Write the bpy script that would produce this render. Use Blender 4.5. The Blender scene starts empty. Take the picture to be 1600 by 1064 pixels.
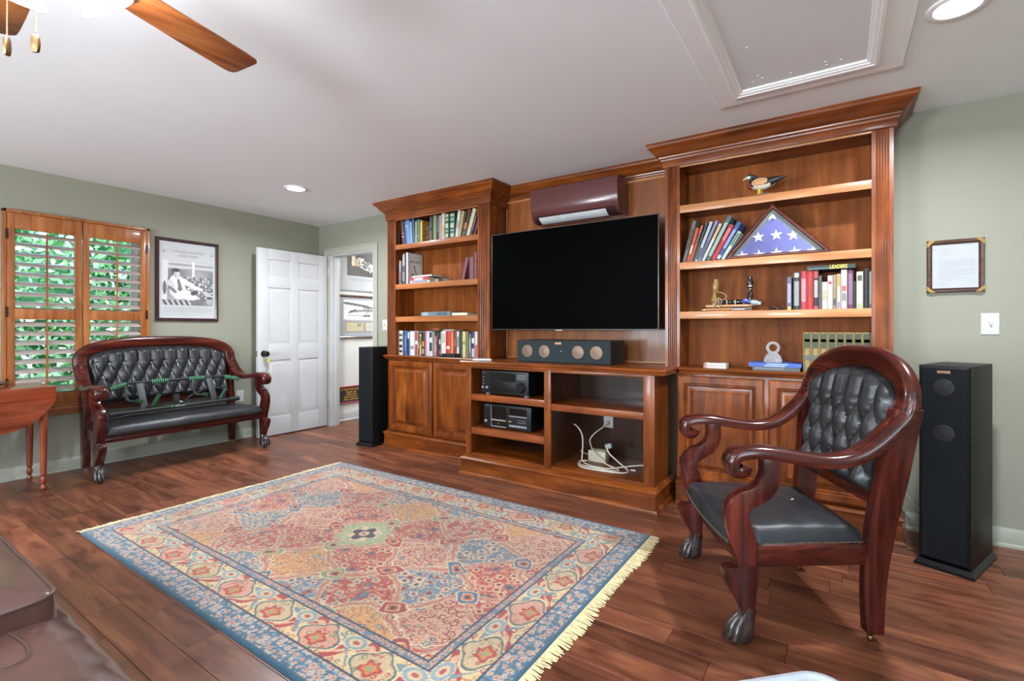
import bpy, bmesh, math, random
import numpy as np
from mathutils import Vector, Matrix

random.seed(7)
PI = math.pi
SC = bpy.context.scene
COL = SC.collection

# ------------------------------------------------------------------ camera, light, exposure
CEIL = 2.43
cam_data = bpy.data.cameras.new('camera')
cam_data.sensor_width = 36.0
cam_data.lens = 763.0 / 1600.0 * 36.0
cam_data.shift_y = -18.0 / 1600.0
cam_data.clip_start = 0.02
cam = bpy.data.objects.new('camera', cam_data)
COL.objects.link(cam)
cam.location = (5.319, -3.667, 1.17)
cam.rotation_euler = (PI / 2, 0, math.radians(33.86))
SC.camera = cam

SC.view_settings.view_transform = 'Standard'
SC.view_settings.look = 'None'
SC.view_settings.gamma = 1.0
SC.view_settings.use_curve_mapping = False
SC.view_settings.exposure = 0.45
SC.cycles.max_bounces = 10
SC.cycles.diffuse_bounces = 6
SC.cycles.sample_clamp_indirect = 6.0

FAN_GLOW = 52.0        # radiance of the four frosted fan shades
CAN_WATTS = 32.0       # each recessed ceiling light
HALL_WATTS = 24.0
SKY_STRENGTH = 1.0

world = bpy.data.worlds.new('world')
SC.world = world
world.use_nodes = True
_wn = world.node_tree
_wn.nodes.clear()
_o = _wn.nodes.new('ShaderNodeOutputWorld')
_b = _wn.nodes.new('ShaderNodeBackground')
_s = _wn.nodes.new('ShaderNodeTexSky')
_s.sky_type = 'NISHITA'
_s.sun_elevation = math.radians(52)
_s.sun_rotation = math.radians(110)
_s.sun_disc = False
_b.inputs['Strength'].default_value = SKY_STRENGTH
_wn.links.new(_s.outputs[0], _b.inputs[0])
_wn.links.new(_b.outputs[0], _o.inputs[0])


def lamp(name, kind, loc, watts, size=0.1, color=(1, 1, 1), rot=(0, 0, 0), spread=None, size_y=None):
    d = bpy.data.lights.new(name, kind)
    d.energy = watts
    d.color = color
    if kind == 'AREA':
        d.shape = 'DISK' if size_y is None else 'RECTANGLE'
        d.size = size
        if size_y:
            d.size_y = size_y
        if spread:
            d.spread = math.radians(spread)
    else:
        d.shadow_soft_size = size
    o = bpy.data.objects.new(name, d)
    o.location = loc
    o.rotation_euler = rot
    COL.objects.link(o)
    return o


for _x, _y in ((1.277, -1.116), (5.70, -1.122), (1.277, -5.5), (5.70, -5.5), (3.49, -5.5)):  # the last, middle one is an unseen light added to brighten the ceiling
    lamp('downlight_lamp', 'AREA', (_x, _y, CEIL - 0.014), CAN_WATTS, 0.12, (.91, .98, 1.05), spread=165)
lamp('hall_lamp', 'AREA', (0.75, 1.3, 2.36), HALL_WATTS, 0.5, (.94, .98, 1.03))
# daylight added for brightness at two assumed, unseen windows of the front wall
for _x in (2.2, 4.8):
    lamp('window_daylight', 'AREA', (_x, -6.76, 1.30), 185.0, 1.15, (.86, .96, 1.06), rot=(PI / 2 + .85, 0, 0), size_y=1.35)

lamp('window_daylight', 'AREA', (7.16, -3.9, 1.30), 95.0, 1.15, (.86, .96, 1.06), rot=(0, -(PI / 2 + .85), 0), size_y=1.35)  # added daylight at an unseen right-wall window, to brighten the ceiling

# ------------------------------------------------------------------ helpers
OFF = {}


def lin(h):
    h = h.lstrip('#')
    o = []
    for i in (0, 2, 4):
        c = int(h[i:i + 2], 16) / 255
        o.append(c / 12.92 if c <= .04045 else ((c + .055) / 1.055) ** 2.4)
    return tuple(o)


def link(o, parent=None):
    COL.objects.link(o)
    if parent is not None:
        o.parent = parent
    return o


def thing(name, label, cat, loc=(0, 0, 0), rotz=0.0, group=None, local=False, kind=None):
    o = bpy.data.objects.new(name, None)
    o.empty_display_size = .05
    o.location = loc
    o.rotation_euler = (0, 0, rotz)
    COL.objects.link(o)
    OFF[o.name] = Vector((0, 0, 0)) if local else Vector(loc)
    tag(o, label, cat, group, kind)
    return o


def tag(o, label=None, cat=None, group=None, kind=None):
    if label:
        o['label'] = label
    if cat:
        o['category'] = cat
    if group:
        o['group'] = group
    if kind:
        o['kind'] = kind
    return o


class MB:
    def __init__(s):
        s.v, s.f, s.m = [], [], []

    def add(s, vs, fs, mi=0):
        n = len(s.v)
        s.v += [tuple(p) for p in vs]
        s.f += [tuple(i + n for i in f) for f in fs]
        s.m += [mi] * len(fs)
        return s

    def box(s, x0, x1, y0, y1, z0, z1, mi=0):
        vs = [(x0, y0, z0), (x1, y0, z0), (x1, y1, z0), (x0, y1, z0), (x0, y0, z1), (x1, y0, z1), (x1, y1, z1), (x0, y1, z1)]
        return s.add(vs, [(3, 2, 1, 0), (4, 5, 6, 7), (0, 1, 5, 4), (1, 2, 6, 5), (2, 3, 7, 6), (3, 0, 4, 7)], mi)

    def obox(s, c, ax, ay, az, mi=0):
        """box from a centre and three half-axis vectors"""
        c, ax, ay, az = Vector(c), Vector(ax), Vector(ay), Vector(az)
        vs = [c + i * ax + j * ay + k * az for k in (-1, 1) for i, j in ((-1, -1), (1, -1), (1, 1), (-1, 1))]
        return s.add(vs, [(3, 2, 1, 0), (4, 5, 6, 7), (0, 1, 5, 4), (1, 2, 6, 5), (2, 3, 7, 6), (3, 0, 4, 7)], mi)

    def sweep(s, pts, A, B, sec, caps=True, closed=False, mi=0):
        """section (list of (a,b)) carried along pts with frame vectors A, B per point"""
        n, k = len(pts), len(sec)
        vs = []
        for p, a, b in zip(pts, A, B):
            p, a, b = Vector(p), Vector(a), Vector(b)
            for (u, w) in sec:
                vs.append(p + a * u + b * w)
        fs = []
        for i in range(n if closed else n - 1):
            j = (i + 1) % n
            for q in range(k):
                r = (q + 1) % k
                fs.append((i * k + q, i * k + r, j * k + r, j * k + q))
        if caps and not closed:
            fs.append(tuple(reversed(range(k))))
            fs.append(tuple((n - 1) * k + q for q in range(k)))
        return s.add(vs, fs, mi)

    def tube(s, pts, r, n=8, mi=0, caps=True):
        pts = [Vector(p) for p in pts]
        rs = r if isinstance(r, (list, tuple)) else [r] * len(pts)
        T = []
        for i in range(len(pts)):
            a = pts[max(0, i - 1)]
            b = pts[min(len(pts) - 1, i + 1)]
            t = (b - a)
            T.append(t.normalized() if t.length > 1e-9 else Vector((0, 0, 1)))
        up = Vector((0, 0, 1)) if abs(T[0].z) < .9 else Vector((1, 0, 0))
        a = T[0].cross(up).normalized()
        vs = []
        for p, t, rr in zip(pts, T, rs):
            a = (a - t * a.dot(t)).normalized()
            b = t.cross(a)
            for q in range(n):
                th = 2 * PI * q / n
                vs.append(p + (a * math.cos(th) + b * math.sin(th)) * rr)
        fs = []
        for i in range(len(pts) - 1):
            for q in range(n):
                r2 = (q + 1) % n
                fs.append((i * n + q, i * n + r2, (i + 1) * n + r2, (i + 1) * n + q))
        if caps:
            fs.append(tuple(reversed(range(n))))
            fs.append(tuple((len(pts) - 1) * n + q for q in range(n)))
        return s.add(vs, fs, mi)

    def lathe(s, prof, c, n=20, axis=(0, 0, 1), mi=0, caps=True):
        ax = Vector(axis).normalized()
        up = Vector((0, 0, 1)) if abs(ax.z) < .9 else Vector((1, 0, 0))
        a = ax.cross(up).normalized()
        b = ax.cross(a)
        c = Vector(c)
        vs = []
        for (r, h) in prof:
            for q in range(n):
                th = 2 * PI * q / n
                vs.append(c + ax * h + (a * math.cos(th) + b * math.sin(th)) * max(r, 1e-5))
        fs = []
        for i in range(len(prof) - 1):
            for q in range(n):
                r2 = (q + 1) % n
                fs.append((i * n + q, i * n + r2, (i + 1) * n + r2, (i + 1) * n + q))
        if caps:
            fs.append(tuple(reversed(range(n))))
            fs.append(tuple((len(prof) - 1) * n + q for q in range(n)))
        return s.add(vs, fs, mi)

    def ell(s, c, r, n=12, m=8, rot=None, mi=0):
        c = Vector(c)
        vs, fs = [], []
        for i in range(1, m):
            ph = PI * i / m
            for q in range(n):
                th = 2 * PI * q / n
                p = Vector((r[0] * math.sin(ph) * math.cos(th), r[1] * math.sin(ph) * math.sin(th), r[2] * math.cos(ph)))
                if rot is not None:
                    p = rot @ p
                vs.append(c + p)
        top = Vector((0, 0, r[2]))
        if rot is not None:
            top = rot @ top
        vs += [c + top, c - top]
        N = (m - 1) * n
        for i in range(m - 2):
            for q in range(n):
                r2 = (q + 1) % n
                fs.append((i * n + q, (i + 1) * n + q, (i + 1) * n + r2, i * n + r2))
        for q in range(n):
            r2 = (q + 1) % n
            fs.append((N, q, r2))
            fs.append((N + 1, (m - 2) * n + r2, (m - 2) * n + q))
        return s.add(vs, fs, mi)

    def prism(s, poly, fn0, fn1, mi=0):
        """polygon of 2-D points; fn0 / fn1 map it to the two end faces"""
        n = len(poly)
        vs = [fn0(*p) for p in poly] + [fn1(*p) for p in poly]
        fs = [tuple(reversed(range(n))), tuple(range(n, 2 * n))]
        fs += [(i, (i + 1) % n, n + (i + 1) % n, n + i) for i in range(n)]
        return s.add(vs, fs, mi)

    def grid(s, fn, nu, nv, mi=0):
        vs = [fn(i / nu, j / nv) for i in range(nu + 1) for j in range(nv + 1)]
        fs = [(i * (nv + 1) + j, (i + 1) * (nv + 1) + j, (i + 1) * (nv + 1) + j + 1, i * (nv + 1) + j + 1)
              for i in range(nu) for j in range(nv)]
        return s.add(vs, fs, mi)

    def rings(s, rects, fill=True, mi=0):
        """nested 4-corner loops joined by mitred quads"""
        vs = [p for r in rects for p in r]
        fs = []
        for i in range(len(rects) - 1):
            for q in range(4):
                r2 = (q + 1) % 4
                fs.append((i * 4 + q, i * 4 + r2, (i + 1) * 4 + r2, (i + 1) * 4 + q))
        if fill:
            k = (len(rects) - 1) * 4
            fs.append((k, k + 1, k + 2, k + 3))
        return s.add(vs, fs, mi)

    def build(s, name, mats, parent=None, loc=None, smooth=35, bevel=0, seg=2, label=None, kind=None, recalc=True, raw=False):
        me = bpy.data.meshes.new(name)
        if parent is not None:
            off = OFF.get(parent.name, Vector((0, 0, 0)))
        else:
            off = Vector(loc) if loc is not None else Vector((0, 0, 0))
        vs = [(p[0] - off.x, p[1] - off.y, p[2] - off.z) for p in s.v] if off.length > 0 and not raw else s.v
        me.from_pydata(vs, [], s.f)
        for m in (mats if isinstance(mats, (list, tuple)) else [mats]):
            me.materials.append(m)
        if any(s.m):
            me.polygons.foreach_set('material_index', s.m)
        if recalc or bevel:
            bm = bmesh.new()
            bm.from_mesh(me)
            if recalc:
                bmesh.ops.recalc_face_normals(bm, faces=bm.faces)
            if bevel:
                es = [e for e in bm.edges if len(e.link_faces) == 2 and e.calc_face_angle(0) > math.radians(30)]
                bmesh.ops.bevel(bm, geom=es, offset=bevel, offset_type='OFFSET', segments=seg, profile=.6, affect='EDGES', clamp_overlap=True)
            bm.to_mesh(me)
            bm.free()
        if smooth:
            me.polygons.foreach_set('use_smooth', [True] * len(me.polygons))
            me.set_sharp_from_angle(angle=math.radians(smooth))
        me.update()
        o = bpy.data.objects.new(name, me)
        link(o, parent)
        if parent is None and off.length > 0:
            o.location = off
        OFF[o.name] = off
        if label:
            o['label'] = label
        if kind:
            o['kind'] = kind
        return o


def rrect(w, h, r, n=3):
    """rounded-rectangle section centred on 0"""
    out = []
    for cx, cy, a0 in ((w / 2 - r, h / 2 - r, 0), (-w / 2 + r, h / 2 - r, 90), (-w / 2 + r, -h / 2 + r, 180), (w / 2 - r, -h / 2 + r, 270)):
        for i in range(n + 1):
            t = math.radians(a0 + 90 * i / n)
            out.append((cx + r * math.cos(t), cy + r * math.sin(t)))
    return out


def smoothpath(pts, k=4):
    """Catmull-Rom through the points"""
    P = [Vector(p) for p in pts]
    P = [P[0] * 2 - P[1]] + P + [P[-1] * 2 - P[-2]]
    out = []
    for i in range(1, len(P) - 2):
        for j in range(k):
            t = j / k
            a, b, c, d = P[i - 1], P[i], P[i + 1], P[i + 2]
            out.append(.5 * ((2 * b) + (c - a) * t + (2 * a - 5 * b + 4 * c - d) * t * t + (3 * b - a - 3 * c + d) * t ** 3))
    out.append(P[-2].copy())
    return out


def tangents(pts):
    T = []
    for i in range(len(pts)):
        t = Vector(pts[min(i + 1, len(pts) - 1)]) - Vector(pts[max(i - 1, 0)])
        T.append(t.normalized())
    return T


def text(body, size, m, parent, origin, xd, yd, name='lettering', align='CENTER', depth=0.0006, bold=0.0, sx=1.0):
    cu = bpy.data.curves.new('text', 'FONT')
    cu.body = body
    cu.size = size
    cu.align_x = align
    cu.align_y = 'CENTER'
    cu.resolution_u = 2
    cu.offset = bold
    o = bpy.data.objects.new('text', cu)
    COL.objects.link(o)
    dg = bpy.context.evaluated_depsgraph_get()
    me = bpy.data.meshes.new_from_object(o.evaluated_get(dg))
    bpy.data.objects.remove(o)
    bpy.data.curves.remove(cu)
    xd, yd = Vector(xd).normalized(), Vector(yd).normalized()
    nd = xd.cross(yd)
    off = OFF.get(parent.name, Vector((0, 0, 0)))
    og = Vector(origin) - off + nd * depth
    M = Matrix(((xd.x * sx, yd.x, nd.x, og.x), (xd.y * sx, yd.y, nd.y, og.y), (xd.z * sx, yd.z, nd.z, og.z), (0, 0, 0, 1)))
    me.transform(M)
    me.materials.clear()
    me.materials.append(m)
    me.name = name
    r = bpy.data.objects.new(name, me)
    link(r, parent)
    OFF[r.name] = off
    return r


# ------------------------------------------------------------------ materials
MATS = {}


def newmat(name):
    m = bpy.data.materials.new(name)
    m.use_nodes = True
    t = m.node_tree
    return m, t, t.nodes['Principled BSDF']


def nd(t, typ, **kw):
    n = t.nodes.new(typ)
    for k, v in kw.items():
        if k in n.inputs:
            n.inputs[k].default_value = v
        else:
            setattr(n, k, v)
    return n


def ramp(t, stops, interp='LINEAR'):
    r = t.nodes.new('ShaderNodeValToRGB')
    r.color_ramp.interpolation = interp
    e = r.color_ramp.elements
    while len(e) < len(stops):
        e.new(.5)
    for el, (p, c) in zip(e, stops):
        el.position = p
        el.color = (*c, 1) if len(c) == 3 else c
    return r


def mat(name, col, rough=.5, metal=0.0, var=.08, vscale=12, bump=0.0, bscale=150, coat=0.0, spec=.5, emit=0.0, stretch=(1, 1, 1), sheen=0.0):
    key = name
    if key in MATS:
        return MATS[key]
    m, t, p = newmat(name)
    c = lin(col) if isinstance(col, str) else col
    p.inputs['Roughness'].default_value = rough
    p.inputs['Metallic'].default_value = metal
    p.inputs['Specular IOR Level'].default_value = spec
    p.inputs['Coat Weight'].default_value = coat
    p.inputs['Coat Roughness'].default_value = .15
    if sheen:
        p.inputs['Sheen Weight'].default_value = sheen
    tc = nd(t, 'ShaderNodeTexCoord')
    mp = nd(t, 'ShaderNodeMapping')
    mp.inputs['Scale'].default_value = stretch
    t.links.new(tc.outputs['Object'], mp.inputs[0])
    if var:
        n = nd(t, 'ShaderNodeTexNoise', Scale=vscale, Detail=4.0)
        t.links.new(mp.outputs[0], n.inputs['Vector'])
        r = ramp(t, [(.3, tuple(x * (1 - var) for x in c)), (.7, tuple(min(1, x * (1 + var)) for x in c))])
        t.links.new(n.outputs['Fac'], r.inputs[0])
        t.links.new(r.outputs[0], p.inputs['Base Color'])
    else:
        p.inputs['Base Color'].default_value = (*c, 1)
    if bump:
        n2 = nd(t, 'ShaderNodeTexNoise', Scale=bscale, Detail=3.0)
        t.links.new(mp.outputs[0], n2.inputs['Vector'])
        b = nd(t, 'ShaderNodeBump', Strength=bump, Distance=.002)
        t.links.new(n2.outputs['Fac'], b.inputs['Height'])
        t.links.new(b.outputs[0], p.inputs['Normal'])
    if emit:
        p.inputs['Emission Color'].default_value = (*c, 1)
        p.inputs['Emission Strength'].default_value = emit
    MATS[key] = m
    return m


def wood(name, dark, mid, light, axis='z', scale=1.0, rough=.32, coat=.25, blotch=.35, objrand=True):
    key = name + '_' + axis
    if key in MATS:
        return MATS[key]
    m, t, p = newmat(key)
    tc = nd(t, 'ShaderNodeTexCoord')
    oi = nd(t, 'ShaderNodeObjectInfo')
    ad = nd(t, 'ShaderNodeVectorMath', operation='MULTIPLY_ADD')
    cb = nd(t, 'ShaderNodeCombineXYZ')
    for i in range(3):
        t.links.new(oi.outputs['Random'], cb.inputs[i])
    ad.inputs[1].default_value = (13.7, 9.1, 17.3)
    t.links.new(cb.outputs[0], ad.inputs[0])
    t.links.new(tc.outputs['Object'], ad.inputs[2])
    mp = nd(t, 'ShaderNodeMapping')
    big, sm = 16 * scale, 1.3 * scale
    mp.inputs['Scale'].default_value = {'x': (sm, big, big), 'y': (big, sm, big), 'z': (big, big, sm)}[axis]
    t.links.new(ad.outputs[0], mp.inputs[0])
    n1 = nd(t, 'ShaderNodeTexNoise', Scale=1.0, Detail=7.0, Roughness=.62, Distortion=.9)
    t.links.new(mp.outputs[0], n1.inputs['Vector'])
    r1 = ramp(t, [(.28, lin(dark)), (.5, lin(mid)), (.72, lin(light))])
    t.links.new(n1.outputs['Fac'], r1.inputs[0])
    mp2 = nd(t, 'ShaderNodeMapping')
    mp2.inputs['Scale'].default_value = {'x': (1.5, 4, 4), 'y': (4, 1.5, 4), 'z': (4, 4, 1.5)}[axis]
    t.links.new(ad.outputs[0], mp2.inputs[0])
    n2 = nd(t, 'ShaderNodeTexNoise', Scale=1.4, Detail=3.0, Distortion=1.2)
    t.links.new(mp2.outputs[0], n2.inputs['Vector'])
    r2 = ramp(t, [(.3, (1 - blotch,) * 3), (.68, (1 + blotch * .45,) * 3)])
    t.links.new(n2.outputs['Fac'], r2.inputs[0])
    mx = nd(t, 'ShaderNodeMix', data_type='RGBA', blend_type='MULTIPLY')
    mx.inputs[0].default_value = 1
    t.links.new(r1.outputs[0], mx.inputs[6])
    t.links.new(r2.outputs[0], mx.inputs[7])
    t.links.new(mx.outputs[2], p.inputs['Base Color'])
    p.inputs['Roughness'].default_value = rough
    p.inputs['Coat Weight'].default_value = coat
    p.inputs['Specular IOR Level'].default_value = .35 if coat else .12
    p.inputs['Coat Roughness'].default_value = .10
    b = nd(t, 'ShaderNodeBump', Strength=.05, Distance=.002)
    t.links.new(n1.outputs['Fac'], b.inputs['Height'])
    t.links.new(b.outputs[0], p.inputs['Normal'])
    MATS[key] = m
    return m


def cab(axis='z'):      # stained maple of the wall unit
    return wood('stained_maple', '5a290b', '7c3d13', '9a5521', axis, .8, .30, .14, .45)


def lip(axis='x'):      # the paler lipping of the shelves
    return wood('shelf_lipping', '9a5f34', 'b87c4c', 'cc9666', axis, 1.0, .35, .2, .15)


def cherry(axis='z'):   # dark mahogany of the settee and armchair
    return wood('dark_mahogany', '240b08', '451812', '6a2c20', axis, 1.2, .22, .4, .35)


def shutter(axis='z'):
    return wood('shutter_wood', '7c4422', '9a5c30', 'b47442', axis, 1.2, .35, .2, .15)


def colmat(name, rough=.55, sheen=0.0, nscale=0.0):
    """material that reads the mesh's own colour attribute (flat print, woven pattern)"""
    if name in MATS:
        return MATS[name]
    m, t, p = newmat(name)
    a = nd(t, 'ShaderNodeAttribute', attribute_name='Col')
    p.inputs['Roughness'].default_value = rough
    if sheen:
        p.inputs['Sheen Weight'].default_value = sheen
    if nscale:
        tc = nd(t, 'ShaderNodeTexCoord')
        n = nd(t, 'ShaderNodeTexNoise', Scale=nscale, Detail=3.0)
        t.links.new(tc.outputs['Object'], n.inputs['Vector'])
        r = ramp(t, [(.25, (.72,) * 3), (.75, (1.22,) * 3)])
        t.links.new(n.outputs['Fac'], r.inputs[0])
        mx = nd(t, 'ShaderNodeMix', data_type='RGBA', blend_type='MULTIPLY')
        mx.inputs[0].default_value = 1
        t.links.new(a.outputs['Color'], mx.inputs[6])
        t.links.new(r.outputs[0], mx.inputs[7])
        t.links.new(mx.outputs[2], p.inputs['Base Color'])
        b = nd(t, 'ShaderNodeBump', Strength=.5, Distance=.004)
        t.links.new(n.outputs['Fac'], b.inputs['Height'])
        t.links.new(b.outputs[0], p.inputs['Normal'])
    else:
        t.links.new(a.outputs['Color'], p.inputs['Base Color'])
    MATS[name] = m
    return m


def srgb2lin(a):
    return np.where(a <= .04045, a / 12.92, ((a + .055) / 1.055) ** 2.4)


def picture(name, m, parent, origin, xd, yd, w, h, nx, ny, fn, zfn=None):
    """a printed rectangle: grid of quads coloured per vertex by fn(u, v) -> sRGB 0-1 (v up)"""
    us, vs = np.linspace(0, 1, nx + 1), np.linspace(0, 1, ny + 1)
    U, V = np.meshgrid(us, vs, indexing='ij')
    rgb = np.clip(fn(U, V), 0, 1)
    off = OFF.get(parent.name, Vector((0, 0, 0))) if parent is not None else Vector((0, 0, 0))
    og = np.array(Vector(origin) - off)
    P = og + U[..., None] * w * np.array(xd) + V[..., None] * h * np.array(yd)
    if zfn is not None:
        P[..., 2] += zfn(U, V)
    N = (nx + 1) * (ny + 1)
    idx = np.arange(N).reshape(nx + 1, ny + 1)
    q = np.stack([idx[:-1, :-1], idx[1:, :-1], idx[1:, 1:], idx[:-1, 1:]], -1).reshape(-1, 4)
    me = bpy.data.meshes.new(name)
    me.vertices.add(N)
    me.vertices.foreach_set('co', P.reshape(-1).astype(np.float32))
    nf = len(q)
    me.loops.add(nf * 4)
    me.loops.foreach_set('vertex_index', q.reshape(-1).astype(np.int32))
    me.polygons.add(nf)
    me.polygons.foreach_set('loop_start', (np.arange(nf) * 4).astype(np.int32))
    me.update(calc_edges=True)
    at = me.attributes.new('Col', 'FLOAT_COLOR', 'POINT')
    C4 = np.ones((N, 4), np.float32)
    C4[:, :3] = srgb2lin(rgb.reshape(-1, 3))
    at.data.foreach_set('color', C4.reshape(-1))
    me.materials.append(m)
    me.validate()
    o = bpy.data.objects.new(name, me)
    link(o, parent)
    OFF[o.name] = off
    return o


def hx(h):
    return np.array([int(h[i:i + 2], 16) / 255 for i in (0, 2, 4)])


M_WALL = mat('olive_wall_paint', '8e8e7e', .75, var=.02, vscale=3, bump=.06, bscale=260)
M_CEIL = mat('ceiling_paint', 'eef0f2', .8, var=.015, vscale=2, bump=.05, bscale=200)
M_TRIMG = mat('olive_trim_paint', '9fa192', .4, var=.02)
M_HATCH = mat('ceiling_trim_paint', 'f2f3f4', .4, var=.005)
M_WHITE = mat('white_paint', 'c0c1c2', .35, var=.01, bump=.03, bscale=90)
M_HALL = mat('hall_wall_paint', 'dddcd6', .7, var=.015)
M_PLASTIC_W = mat('white_plastic', 'c2c2c0', .35, var=0)
M_BLACK = mat('matt_black', '0b0c0d', .5, var=.1, spec=.3)
M_CHROME = mat('chrome', 'd0d0d0', .2, metal=1, var=0)
M_BRASS = mat('brass', '8f7450', .3, metal=1, var=.1)
M_BRONZE = mat('dark_bronze', '3a3532', .35, metal=.8, var=.1)
M_PAPER = mat('paper', 'b9bbbd', .7, var=.02)
M_INK = mat('dark_ink', '3a3a3c', .7, var=0)
M_PAGES = mat('book_pages', 'd8ccb0', .8, var=.12, vscale=300, stretch=(1, .02, .02))
M_PRINT = colmat('printed_picture', .6)
M_SCREEN = mat('black_screen', '010101', .5, var=0, spec=.02)

# ------------------------------------------------------------------ the room
def struct(name, mb, m, parent=None, **kw):
    return mb.build(name, m, parent, kind='structure', **kw)


RX, RY = 7.0, -6.6
floor = struct('floor', MB().box(-.14, RX + .12, RY - .12, 3.3, -.10, -.013), mat('subfloor', '3a2318', .8))


def plank_mat():
    m, t, p = newmat('hardwood_plank')
    g = nd(t, 'ShaderNodeNewGeometry')
    oi = nd(t, 'ShaderNodeObjectInfo')
    cb = nd(t, 'ShaderNodeCombineXYZ')
    for i in range(3):
        t.links.new(oi.outputs['Random'], cb.inputs[i])
    ad = nd(t, 'ShaderNodeVectorMath', operation='MULTIPLY_ADD')
    ad.inputs[1].default_value = (31.0, 17.0, 0)
    t.links.new(cb.outputs[0], ad.inputs[0])
    t.links.new(g.outputs['Position'], ad.inputs[2])
    mp = nd(t, 'ShaderNodeMapping')
    mp.inputs['Scale'].default_value = (1.6, 16, 1)
    t.links.new(ad.outputs[0], mp.inputs[0])
    n1 = nd(t, 'ShaderNodeTexNoise', Scale=1.0, Detail=7.0, Roughness=.6, Distortion=.8)
    t.links.new(mp.outputs[0], n1.inputs['Vector'])
    r1 = ramp(t, [(.25, lin('4a281a')), (.5, lin('764430')), (.75, lin('95603f'))])
    t.links.new(n1.outputs['Fac'], r1.inputs[0])
    mp2 = nd(t, 'ShaderNodeMapping')
    mp2.inputs['Scale'].default_value = (3, 7, 1)
    t.links.new(ad.outputs[0], mp2.inputs[0])
    n2 = nd(t, 'ShaderNodeTexNoise', Scale=1.2, Detail=4.0, Distortion=1.5)
    t.links.new(mp2.outputs[0], n2.inputs['Vector'])
    r2 = ramp(t, [(.28, (.58,) * 3), (.5, (1.0,) * 3), (.75, (1.1,) * 3)])
    t.links.new(n2.outputs['Fac'], r2.inputs[0])
    r3 = ramp(t, [(0, (.62, .60, .58)), (1, (1.16, 1.13, 1.1))])
    t.links.new(oi.outputs['Random'], r3.inputs[0])
    a = nd(t, 'ShaderNodeMix', data_type='RGBA', blend_type='MULTIPLY')
    a.inputs[0].default_value = 1
    t.links.new(r1.outputs[0], a.inputs[6])
    t.links.new(r2.outputs[0], a.inputs[7])
    b = nd(t, 'ShaderNodeMix', data_type='RGBA', blend_type='MULTIPLY')
    b.inputs[0].default_value = 1
    t.links.new(a.outputs[2], b.inputs[6])
    t.links.new(r3.outputs[0], b.inputs[7])
    t.links.new(b.outputs[2], p.inputs['Base Color'])
    rr = ramp(t, [(.3, (.30,) * 3), (.7, (.44,) * 3)])
    t.links.new(n2.outputs['Fac'], rr.inputs[0])
    t.links.new(rr.outputs[0], p.inputs['Roughness'])
    bp = nd(t, 'ShaderNodeBump', Strength=.06, Distance=.002)
    t.links.new(n2.outputs['Fac'], bp.inputs['Height'])
    t.links.new(bp.outputs[0], p.inputs['Normal'])
    return m


M_PLANK = plank_mat()


def plank_geo(mb, x0, x1, y0, y1):
    c, g = .0007, .0007
    a = [(x0 + g, y0 + g), (x1 - g, y0 + g), (x1 - g, y1 - g), (x0 + g, y1 - g)]
    b = [(x0 + g + c, y0 + g + c), (x1 - g - c, y0 + g + c), (x1 - g - c, y1 - g - c), (x0 + g + c, y1 - g - c)]
    mb.rings([[(*q, -.013) for q in a], [(*q, -.0007) for q in a], [(*q, 0) for q in b]])


rp = random.Random(21)
PW = .127
LENS = [.36, .48, .60, .74, .90, 1.06, 1.22]
plank_mesh = {}
rest = MB()
row = 0
y = 0.06
while y > RY - .1:
    x = -.05 - rp.random() * .8
    while x < RX:
        L = rp.choice(LENS)
        seen = y > -3.25 and x < 6.35 and x + L > .0
        hidden = (x > 1.75 and x + L < 4.4 and y < -1.1 and y - PW > -2.6) or (y > -.16 and x > 1.45 and x + L < 5.7)
        if seen and not hidden:
            if L not in plank_mesh:
                mb = MB()
                plank_geo(mb, 0, L, -PW, 0)
                o = mb.build('plank', M_PLANK, floor, smooth=0)
                plank_mesh[L] = o.data
                o.location = (x, y, 0)
            else:
                o = bpy.data.objects.new('plank', plank_mesh[L])
                link(o, floor)
                o.location = (x, y, 0)
        else:
            plank_geo(rest, x, min(x + L, RX), y - PW, y)
        x += L
    y -= PW
y = 0.06
while y < 3.2:
    x = -.05 - rp.random() * .5
    while x < 1.3:
        L = rp.choice(LENS)
        plank_geo(rest, x, min(x + L, 1.4), y, y + PW)
        x += L
    y += PW
rest.build('far_planks', M_PLANK, floor, smooth=0, kind='stuff')

struct('ceiling', MB().box(-.14, RX + .12, RY - .12, 3.3, CEIL, CEIL + .1), M_CEIL)

WY0, WY1, WZ0, WZ1 = -2.70, -1.84, .60, 2.04
struct('wall_left', MB().box(-.14, 0, RY - .12, WY0, 0, CEIL).box(-.14, 0, WY1, .12, 0, CEIL)
       .box(-.14, 0, WY0, WY1, 0, WZ0).box(-.14, 0, WY0, WY1, WZ1, CEIL), M_WALL)
DX0, DX1, DZ = .215, 1.0, 2.06
struct('wall_back', MB().box(0, DX0, 0, .12, 0, CEIL).box(DX1, RX + .12, 0, .12, 0, CEIL).box(DX0, DX1, 0, .12, DZ, CEIL), M_WALL)
struct('wall_right', MB().box(RX, RX + .12, RY - .12, -4.5, 0, CEIL).box(RX, RX + .12, -3.3, 0, 0, CEIL).box(RX, RX + .12, -4.5, -3.3, 0, .62).box(RX, RX + .12, -4.5, -3.3, 2.08, CEIL), M_WALL)
w = MB()
for y0, y1, z0, z1 in ((-4.5, -4.45, .62, 2.08), (-3.35, -3.3, .62, 2.08), (-4.5, -3.3, .62, .67), (-4.5, -3.3, 2.03, 2.08), (-4.5, -3.3, 1.33, 1.37)):
    w.box(RX + .03, RX + .08, y0, y1, z0, z1)
struct('window_4', w, M_WHITE)  # unseen window, added to bring in more light from the right
fw = MB()
fx = [0, 1.6, 2.8, 4.2, 5.4, RX]
for i in (0, 2, 4):
    fw.box(fx[i], fx[i + 1], RY - .12, RY, 0, CEIL)
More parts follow.
